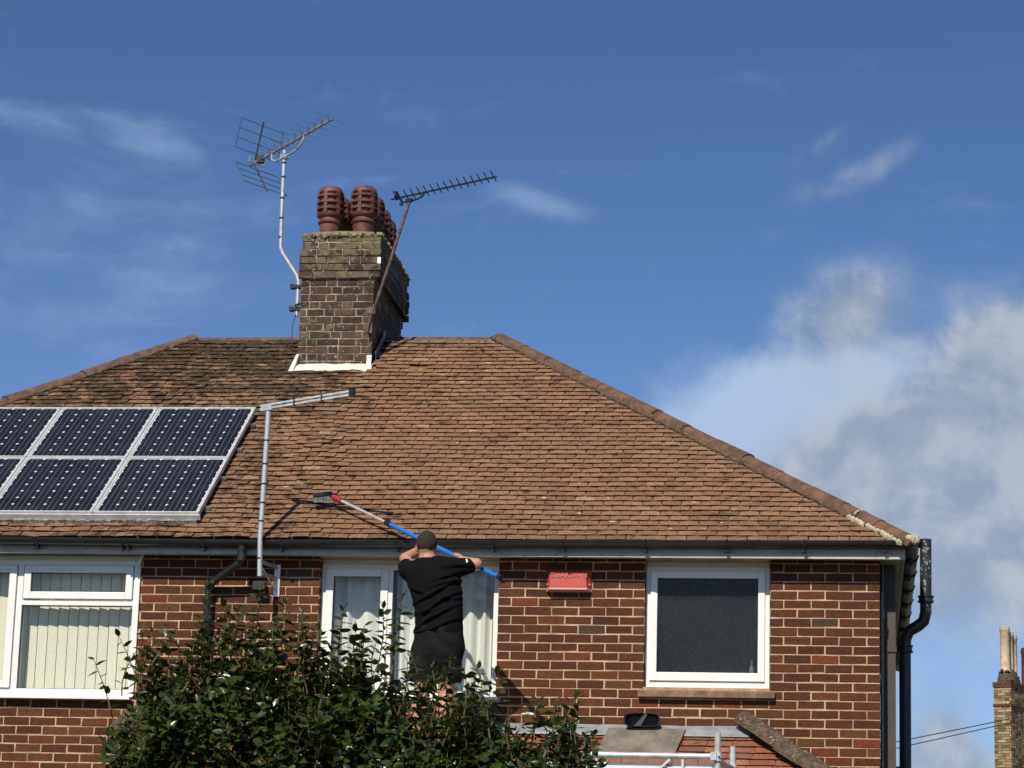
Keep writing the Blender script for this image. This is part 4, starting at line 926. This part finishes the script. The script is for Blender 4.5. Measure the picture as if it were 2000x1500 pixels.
brd.add(v_, f_); tag(brd.build('roof_board', M['board']), 'weathered grey board lying on the low bay roof above the scaffold rail', 'board')
tb = MB(); n = 16; v_ = []; f_ = []
for (y, k) in ((-.125, 1.0), (-.02, .86), (-.02, .0), (-.118, .90), (-.03, .78)):
    for i in range(n):
        a = 2*math.pi*i/n; ca_, sa2 = math.cos(a), math.sin(a); sq = lambda v: math.copysign(abs(v)**.55, v)
        v_.append((-1.922+.150*k*sq(ca_), y, -1.240+.056*k*sq(sa2)))
for i in range(n):
    j = (i+1) % n; f_ += [(i, j, n+j, n+i), (n+i, n+j, 2*n+j, 2*n+i), (i, 3*n+i, 3*n+j, j), (3*n+i, 4*n+i, 4*n+j, 3*n+j)]
f_.append(tuple(4*n+i for i in range(n))); tb.add(v_, f_)
tubo = tag(tb.build('tub', M['tub'], None, 50), 'black plastic tub tipped on its side against the wall above the board', 'tub')
m_ = MB(); m_.add([(-1.90, -.127, -1.192), (-1.875, -.127, -1.190), (-1.93, -.13, -1.290), (-1.985, -.13, -1.290)], [(0, 3, 2, 1)]); m_.v += [(v[0], v[1]+.006, v[2]) for v in m_.v]; m_.f += [(4, 5, 6, 7), (0, 1, 5, 4), (1, 2, 6, 5), (2, 3, 7, 6), (3, 0, 4, 7)]; m_.build('flap', simple('grey_flap', (.05, .045, .05), .7), tubo)

# ================================================================= PERSON
def remesh(mb, name, m_, parent=None, vox=.011, it=6, post=None):
    me = mb.mesh(name+'_raw'); o = bpy.data.objects.new(name+'_raw', me); C.objects.link(o)
    r_ = o.modifiers.new('r', 'REMESH'); r_.mode = 'VOXEL'; r_.voxel_size = vox
    s_ = o.modifiers.new('s', 'SMOOTH'); s_.iterations = it; s_.factor = .5
    bpy.context.view_layer.update()
    nm = bpy.data.meshes.new_from_object(o.evaluated_get(bpy.context.evaluated_depsgraph_get())); bpy.data.objects.remove(o)
    nm.name = name; nm.materials.clear(); nm.materials.append(m_)
    if post:
        nrm = [v.normal.copy() for v in nm.vertices]
        for v, n_ in zip(nm.vertices, nrm): v.co += n_*post(v.co)
    nm.polygons.foreach_set('use_smooth', [True]*len(nm.polygons)); nm.update()
    return link(name, nm, parent)
def limb(mb, pts, rs, n=14):
    for (a, b), (ra, rb) in zip(zip(pts, pts[1:]), zip(rs, rs[1:])):
        a, b = Vector(a), Vector(b); mb.tube([a, a+(b-a)*.33, a+(b-a)*.66, b], [ra, ra+(rb-ra)*.33, ra+(rb-ra)*.66, rb], n)
    for p_, r_ in zip(pts, rs): mb.ball(p_, r_, n, 8)
LSh, RSh = Vector((-3.725, -1.00, -.150)), Vector((-3.405, -1.02, -.135))
REl, RHd = Vector((-3.190, -1.00, -.112)), qq(.775)
LEl, LHd = Vector((-3.795, -.86, -.050)), qq(.592)
HD = Vector((-3.600, -.985, .035))
bd_ = MB()
bd_.ball((-3.55, -1.0, -.27), (.190, .115, .20), 20, 12); bd_.ball((-3.51, -1.0, -.50), (.175, .115, .20), 20, 12); bd_.ball((-3.48, -1.0, -.72), (.175, .125, .14), 20, 12)
limb(bd_, [LSh+Vector((.10, 0, .0)), LSh], [.08, .070]); limb(bd_, [RSh-Vector((.10, 0, .0)), RSh], [.08, .070])
limb(bd_, [(-3.575, -1.0, -.17), (-3.592, -.995, -.05)], [.085, .068])
bd_.ball(HD, (.078, .098, .108), 18, 14); bd_.ball(HD+Vector((0, .035, -.060)), (.062, .070, .062), 14, 10)       # skull, jaw
bd_.ball(HD+Vector((0, .105, -.020)), (.014, .022, .026), 10, 8); bd_.ball(HD+Vector((0, .085, .028)), (.050, .016, .012), 10, 6); bd_.ball(HD+Vector((0, .096, -.062)), (.026, .012, .012), 10, 6); bd_.ball(HD+Vector((0, .085, -.100)), (.026, .022, .020), 10, 6)
for s_ in (-1, 1):
    bd_.ball(HD+Vector((s_*.083, .004, -.022)), (.013, .022, .034), 10, 8); bd_.ball(HD+Vector((s_*.030, .082, .006)), (.014, .012, .009), 8, 6)
limb(bd_, [LSh, LEl, LHd-qd*.0+Vector((-.01, -.035, -.03))], [.062, .046, .032]); limb(bd_, [RSh, REl, RHd+Vector((.03, -.035, -.02))], [.062, .048, .032])
for hd_, frm in ((LHd, LEl), (RHd, REl)):           # fingers close round the pole, thumb from the side of the palm
    back = (frm-hd_); back = (back-qd*back.dot(qd)).normalized(); ot = qd.cross(back)
    limb(bd_, [hd_+back*.040-qd*.030, hd_+back*.040+qd*.034], [.021, .021], 10)
    for k, (off, ln) in enumerate(((-.034, .9), (-.012, 1.05), (.011, 1.0), (.033, .82))):
        b_ = hd_+qd*off; limb(bd_, [b_+back*.036+ot*.010, b_+back*.012*ln+ot*.031, b_-back*.020*ln+ot*.024, b_-back*.029*ln-ot*.004], [.0105, .0098, .0090, .0080], 8)
    limb(bd_, [hd_+back*.036-qd*.030, hd_+back*.016-qd*.040-ot*.022, hd_-back*.014-qd*.024-ot*.029], [.0125, .0110, .0095], 8)
LK, RK = Vector((-3.595, -1.015, -1.150)), Vector((-3.400, -1.020, -1.150)); LA, RA = Vector((-3.640, -1.03, -1.60)), Vector((-3.405, -1.04, -1.60))
for hip, K, A in ((Vector((-3.575, -1.0, -.78)), LK, LA), (Vector((-3.385, -1.0, -.78)), RK, RA)):
    limb(bd_, [hip, K, K+(A-K)*.34+Vector((0, -.018, 0)), A+(K-A)*.1, A], [.100, .062, .066, .040, .040])
    limb(bd_, [A+Vector((0, -.03, -.075)), A+Vector((0, .05, -.075)), A+Vector((0, .17, -.085))], [.036, .038, .028], 10)
person = remesh(bd_, 'person', M['skin'], None, .0085, 4)
tag(person, 'person in black t-shirt and shorts seen from behind, reaching up with a blue pole', 'person')
def loft(mb, secs, n=26):
    vs = []; fs = []
    for (z, cx, rx_, ry_) in secs:
        for k in range(n):
            a = 2*math.pi*k/n; ca_, sa_2 = math.cos(a), math.sin(a); vs.append((cx+rx_*math.copysign(abs(ca_)**.85, ca_), -1.0+ry_*math.copysign(abs(sa_2)**.85, sa_2), z))
    for i in range(len(secs)-1):
        for k in range(n): k2 = (k+1) % n; fs.append((i*n+k, i*n+k2, (i+1)*n+k2, (i+1)*n+k))
    fs.append(tuple(range(n-1, -1, -1))); fs.append(tuple((len(secs)-1)*n+k for k in range(n))); mb.add(vs, fs)
CRE = [(-.215, .42, -3.42, .10, .010), (-.290, .30, -3.40, .12, .013), (-.345, .55, -3.50, .16, .016), (-.385, .10, -3.38, .08, .009), (-.450, .62, -3.46, .15, .014), (-.500, .25, -3.58, .09, .010), (-.560, .70, -3.50, .14, .015), (-.615, .45, -3.40, .10, .011), (-.645, .15, -3.55, .11, .008), (-.15, .12, -3.31, .10, .010), (-.33, -.35, -3.64, .08, .009)]
def shirt_folds(v):
    o_ = .0030*mnoise.noise(v*13) + .004*mnoise.noise(Vector((v.x*4, v.y*4, v.z*9)))
    for z0_, sl_, xc_, hw, A_ in CRE:
        u_ = (v.x-xc_)/hw; d_ = v.z - (z0_ + sl_*(v.x-xc_) + .018*math.sin(9*v.x+z0_*40))
        if abs(u_) < 1.6: o_ += 1.35*A_*math.exp(-u_*u_)*(math.exp(-(d_/.014)**2) - .75*math.exp(-((d_+.026)/.017)**2))
    return o_
ts = MB()
loft(ts, [(-.690, -3.478, .198, .150), (-.60, -3.476, .192, .148), (-.50, -3.482, .194, .150), (-.40, -3.497, .204, .150), (-.30, -3.520, .216, .150), (-.22, -3.543, .224, .146), (-.155, -3.560, .205, .128), (-.115, -3.574, .150, .105), (-.070, -3.588, .086, .080)])
limb(ts, [LSh+Vector((.12, 0, -.02)), LSh+Vector((-.004, 0, -.02)), LSh+(LEl-LSh)*.40-Vector((0, 0, .03))], [.100, .090, .082]); limb(ts, [RSh-Vector((.10, 0, .02)), RSh+Vector((.02, 0, -.018)), RSh+(REl-RSh)*.74+Vector((0, 0, -.012))], [.108, .090, .062])
tee = remesh(ts, 't_shirt', M['shirt'], person, .0095, 5, shirt_folds)
lg = MB(); P = RSh+(REl-RSh)*.66 + Vector((.005, -.074, .020)); lg.obox(P, (.006, 0, .004), (0, .002, 0), (-.004, 0, .014)); lg.build('sleeve_mark', M['whitepaint'], tee)
def short_folds(v): return .009*math.sin(38*(v.x*.7+v.z*.6)+4*mnoise.noise(v*5)) + .004*mnoise.noise(v*14)
sh = MB(); loft(sh, [(-.63, -3.480, .184, .138), (-.70, -3.480, .198, .146), (-.78, -3.480, .212, .152), (-.86, -3.480, .212, .146), (-.92, -3.482, .200, .120)])
for hip, K in ((Vector((-3.575, -1.0, -.80)), LK), (Vector((-3.388, -1.0, -.80)), RK)): sh.tube([hip, hip+(K-hip)*.35, hip+(K-hip)*.74], [.118, .118, .112], 18)
shr = remesh(sh, 'shorts', M['shorts'], person, .0100, 4, short_folds)
hr = MB(); hr.ball(HD+Vector((0, -.012, .018)), (.0835, .097, .103), 20, 14)
hair = remesh(hr, 'hair', M['hair'], person, .006, 2, lambda v: .0035*mnoise.noise(v*60) - (.03 if (v.y-HD.y) > .065 and v.z < HD.z+.06 else 0) - (.022 if v.z < HD.z-.045 else 0))
for A, nm in ((LA, 0), (RA, 1)):
    s1 = MB(); s1.ball(A+Vector((0, -.01, -.072)), (.044, .065, .044), 14, 10); s1.ball(A+Vector((0, .12, -.085)), (.047, .095, .034), 14, 10); s1.box(A.x-.044, A.x+.044, A.y-.075, A.y+.20, DK, DK+.022)
    remesh(s1, 'shoe', M['shoe'], person, .008, 3)

# ================================================================= SHRUB
def leaf_mesh(k):
    rr = random.Random(500+k); wd = rr.uniform(.24, .31); drop = rr.uniform(.10, .34); fold = rr.uniform(.05, .13)
    T_ = [0, .16, .42, .70, 1.0]; W_ = [0, .72, 1.0, .70, 0]; vs = []; fs = []
    for t_, q in zip(T_, W_):
        z = -drop*t_*t_; tw = rr.uniform(-.02, .02)
        vs += [(t_, 0, z-fold*q*.9)] if q == 0 else [(t_, -wd*q, z+tw), (t_, 0, z-fold*q), (t_, wd*q, z-tw)]
    fs = [(0, 2, 1), (0, 3, 2), (1, 2, 5, 4), (2, 3, 6, 5), (4, 5, 8, 7), (5, 6, 9, 8), (7, 8, 10), (8, 9, 10)]
    me = bpy.data.meshes.new('leaf'); me.from_pydata(vs, [], fs); me.update(); me.polygons.foreach_set('use_smooth', [True]*len(fs)); me.materials.append(M['leaf']); return me
LM = [leaf_mesh(k) for k in range(7)]; LD = [dat(m_) for m_ in LM]
shrub = thing('shrub', (-3.75, -3.5, -5.2), 'dense glossy green shrub with upright shoots in front of the house', 'shrub')
TOPX = [(-5.39, -1.99), (-5.365, -1.78), (-5.286, -1.56), (-5.19, -1.36), (-5.0, -1.27), (-4.75, -1.17), (-4.57, -1.12), (-4.31, -1.10), (-4.02, -1.17), (-3.72, -1.24), (-3.43, -1.27), (-3.17, -1.41), (-2.92, -1.53), (-2.56, -1.61), (-2.38, -1.64), (-2.16, -1.65), (-2.02, -1.77), (-1.94, -2.0)]
def ztop(x):
    for (a, za), (b, zb) in zip(TOPX, TOPX[1:]):
        if a <= x <= b: return za+(zb-za)*(x-a)/(b-a)
    return -2.2
stems = MB(); lj = MB(); singles = 0
def put_leaf(P, dvec, L, upv, single):
    global singles
    dvec = dvec.normalized(); y_ = upv.cross(dvec)
    if y_.length < .05: y_ = dvec.orthogonal()
    y_.normalize(); z_ = dvec.cross(y_)
    mt = Matrix.Translation(P) @ (Matrix((dvec, y_, z_)).transposed() @ Matrix.Rotation(R.gauss(0, .45), 3, 'X')).to_4x4() @ Matrix.Scale(L, 4)
    k = R.randrange(len(LM))
    if single and singles < 300: link('leaf', LM[k], shrub, mt); singles += 1
    else:
        vs, fs = LD[k]; lj.add([mt @ Vector(v) for v in vs], fs)
def shoot(tip, ln, lean, nl, single=False, Lr=(.055, .088), bare=.12, rad=.0042):
    tip = Vector(tip); base = tip - (Vector((0, 0, 1)) + lean).normalized()*ln; bend = Vector((R.gauss(0, .03), R.gauss(0, .03), 0))
    pts = [base+(tip-base)*t_ + bend*math.sin(math.pi*t_) for t_ in (0, .25, .5, .75, 1.0)]
    stems.tube(pts, [rad*1.3, rad*1.15, rad, rad*.8, rad*.5], 5, False)
    ang = R.uniform(0, 6.28)
    for i in range(nl):
        t_ = bare + (1-bare)*(i+.5)/nl; j = min(3, int(t_*4)); P = pts[j]+(pts[j+1]-pts[j])*(t_*4-j); sd_ = (pts[j+1]-pts[j]).normalized()
        ang += 2.4+R.gauss(0, .3); x_ = sd_.orthogonal().normalized(); y_ = sd_.cross(x_)
        rad_ = x_*math.cos(ang)+y_*math.sin(ang); el = R.uniform(.15, .75) if t_ < .9 else R.uniform(.7, 1.4)
        put_leaf(P, rad_*math.cos(el)+sd_*math.sin(el)-Vector((0, 0, R.uniform(0, .35))), R.uniform(*Lr)*(1-.35*max(0, t_-.8)/.2), sd_, single)
# the shoots that stand clear of the mass
for (x, z, ln, lx, nl) in ((-5.392, -1.044, .50, -.45, 8), (-5.549, -1.217, .55, -.38, 8), (-4.965, -1.028, .34, .0, 8), (-4.700, -.700, .62, .12, 17), (-4.350, -.700, .60, .03, 20), (-4.163, -.770, .46, .0, 12),
     (-4.511, -.859, .40, -.05, 13), (-4.62, -.82, .40, .1, 13), (-3.877, -1.035, .30, .0, 9), (-3.768, -.834, .48, .05, 14), (-3.500, -.790, .50, .06, 16), (-3.325, -.785, .55, .10, 17), (-3.642, -.985, .34, 0, 10), (-2.999, -1.169, .36, .05, 9),
     (-2.816, -1.238, .36, .12, 9), (-2.634, -1.290, .38, .10, 9), (-2.379, -1.481, .30, .0, 9), (-2.077, -1.459, .36, .40, 9), (-1.975, -1.700, .36, .2, 10), (-3.141, -1.242, .30, .0, 9), (-4.030, -.900, .40, -.05, 13),
     (-5.125, -1.158, .34, -.1, 8), (-4.762, -1.008, .36, -.05, 11), (-4.42, -.93, .30, .0, 11), (-3.59, -1.02, .28, .0, 8), (-4.25, -.95, .32, .1, 11), (-2.25, -1.47, .26, .1, 8)):
    shoot((x, -3.55+R.uniform(-.15, .12), z), ln, Vector((lx, 0, 0)), int(nl*1.35), True, (.072, .110), .22)
for i in range(110):
    x = R.uniform(-5.35, -2.0); shoot((x, -3.5+R.uniform(-.35, .25), ztop(x)-.02+abs(R.gauss(0, .15))), R.uniform(.25, .42), Vector((R.gauss(0, .16), R.gauss(0, .1), 0)), R.randrange(9, 14), False, (.066, .104), .1)
# the body of the shrub
for i in range(1650):
    x = R.uniform(-5.33, -1.98); y = -3.5 + R.triangular(-.62, .55, -.25)
    edge = min(1.0, (x+5.42)/.42, (-1.90-x)/.25)
    if R.random() > .30+.70*edge: continue
    zs = ztop(x) - .03 + .10*mnoise.noise(Vector((x*3.1, y*3.1, 1.0))) - .28*((y+3.45)/.6)**2 - (0 if y > -3.7 else .10)
    z = zs - (R.random()**1.25)*1.15 + R.gauss(0, .035)
    front_ = max(0, (-3.5-y)/.6)
    shoot((x, y, z), R.uniform(.22, .40), Vector((R.gauss(0, .35), -.25-.55*front_+R.gauss(0, .30), R.uniform(-.2, .1))), R.randrange(9, 14), False, R.choice(((.050, .085), (.070, .105), (.080, .125))), .05, .0030)
for i in range(260):      # sparser lower skirt down to the ground
    x = R.uniform(-5.2, -2.1); shoot((x, -3.5+R.uniform(-.7, .6), R.uniform(-4.6, -2.3)), .4, Vector((R.gauss(0, .4), R.gauss(-.4, .4), 0)), 9, False)
for i in range(26):       # main limbs from the root
    x = R.uniform(-5.1, -2.2); b_ = Vector((-3.75+R.gauss(0, .35), -3.35+abs(R.gauss(0, .1)), -5.2)); e_ = Vector((x, -3.3+abs(R.gauss(0, .15)), ztop(x)-.45))
    stems.tube([b_, b_*.6+e_*.4+Vector((R.gauss(0, .1), R.gauss(0, .1), .2)), b_*.25+e_*.75, e_], [.030, .022, .013, .006], 6, False)
stems.build('stems', M['stem'], shrub, 60)
o = lj.build('foliage', M['leaf'], shrub); o['kind'] = 'stuff'; o.data.polygons.foreach_set('use_smooth', [True]*len(o.data.polygons))

# ================================================================= NEIGHBOUR
nh = thing('neighbouring_house', (3.71, 53.0, -5.2), 'distant house with tall yellow brick chimney and clay pots at the photo edge', 'house')
nm_ = MB(); nm_.box(3.47, 3.95, 53.02, 53.95, -1, 5.60); nm_.box(3.60, 4.20, 53.951, 54.9, -1, 5.05); nc = nm_.build('chimney', M['yellowmortar'], nh)
NP = [((.34,.26,.135), 30), ((.25,.18,.09), 28), ((.17,.12,.065), 22), ((.44,.36,.21), 14), ((.12,.085,.055), 8)]
nb_ = MB(); z = 5.60; r = 0
while z > 2.0:
    dk = r in (0, 1, 8)
    xL, xR_ = (3.44, 3.98) if dk else (3.462, 3.958)
    x = xL; k = R.choice((.11, .225)) if not dk else .225
    while x < xR_-.03:
        L = min(k, xR_-x); nb_.box(x+.006, x+L-.006, 53.0 if not dk else 52.97, 53.1, z-.064, z-.0, pick(NP) if not dk else (.11+R.uniform(0, .05), .055, .035)); x += L; k = R.choice((.225, .225, .1125))
    y = 53.1
    while y < 53.9: nb_.box(xR_-.05, xR_+.0, y, y+.205, z-.064, z, pick(NP) if not dk else (.12, .06, .04)); y += .225
    y = 53.96
    while y < 54.9: nb_.box(4.15, 4.206, y, y+.205, z-.664, z-.60, pick(NP)); y += .225
    z -= .075; r += 1
nb_.build('chimney_bricks', M['brickj'], nc)['kind'] = 'stuff'
m_ = MB()
for k in range(60): m_.ball((3.71+R.uniform(-.24, .24)*(1-.5*(k/60)), 53.1+R.uniform(0, .8), 5.62+.30*k/60), (R.uniform(.05, .10), R.uniform(.06, .12), R.uniform(.04, .07)), 7, 5)
for k in range(30): m_.ball((3.90+R.uniform(-.24, .24), 54.0+R.uniform(0, .85), 5.06+.15*k/30), (.09, .1, .06), 7, 5)
m_.ball((3.71, 53.48, 5.60), (.27, .50, .44), 12, 8); m_.build('flaunching', M['mosship'], nc, 60)
for x, y, z_, s_, mt_ in ((3.71, 53.25, 5.90, 1.0, 'potcream'), (3.71, 53.55, 5.88, .93, 'potcream'), (3.71, 53.82, 5.80, .95, 'potcream'), (3.90, 54.45, 5.15, 1.25, 'pot')):
    prof = [(.16, 0), (.135, .06), (.130, 1.10), (.150, 1.13), (.150, 1.17), (.135, 1.18), (.140, 1.23), (.10, 1.25)]
    MB().lathe((x, y, z_), [(a*s_, b*s_) for a, b in prof], 16).build('chimney_pot', M[mt_], nc, 40)
m_ = MB(); m_.add([(3.2, 51.0, 2.6), (15, 51.0, 2.6), (15, 55.0, 6.2), (5.9, 55.0, 6.2), (3.2, 59, 2.6), (15, 59, 2.6)], [(0, 1, 2, 3), (4, 3, 2, 5), (0, 3, 4)])
m_.v = [(a, b, c-1.5) for a, b, c in m_.v]
nr = m_.build('roof', M['slate'], nh); m_ = MB(); m_.beam((3.2, 50.98, 1.12), (5.9, 54.98, 4.72), .25, .12); m_.build('hip_capping', M['lead'], nr)
m_ = MB(); m_.box(3.4, 15, 51.3, 58.7, -5.2, 1.1); m_.build('wall', M['yellowmortar'], nh)
nh.rotation_euler.z = math.radians(-24)
def wire(zl, zr, label):
    m_ = MB(); m_.tube([Vector((x, 40+.02*x, zl+(zr-zl)*(x-.95)/2.565 + .0012*(x-2)**2)) for x in (-6, -2, .95, 2.2, 3.5, 6, 10, 16)], .011, 6)
    return tag(m_.build('overhead_cable', M['cable']), label, 'cable', 'overhead cables beside the drainpipe')
wire(2.687, 3.256, 'upper of two thin black overhead cables crossing to the yellow chimney'); wire(2.549, 3.175, 'lower of two thin black overhead cables crossing to the yellow chimney')

# lift the whole place so that the lawn lies at z = 0
for o in list(C.objects):
    if o.parent is None: o.location.z += H0
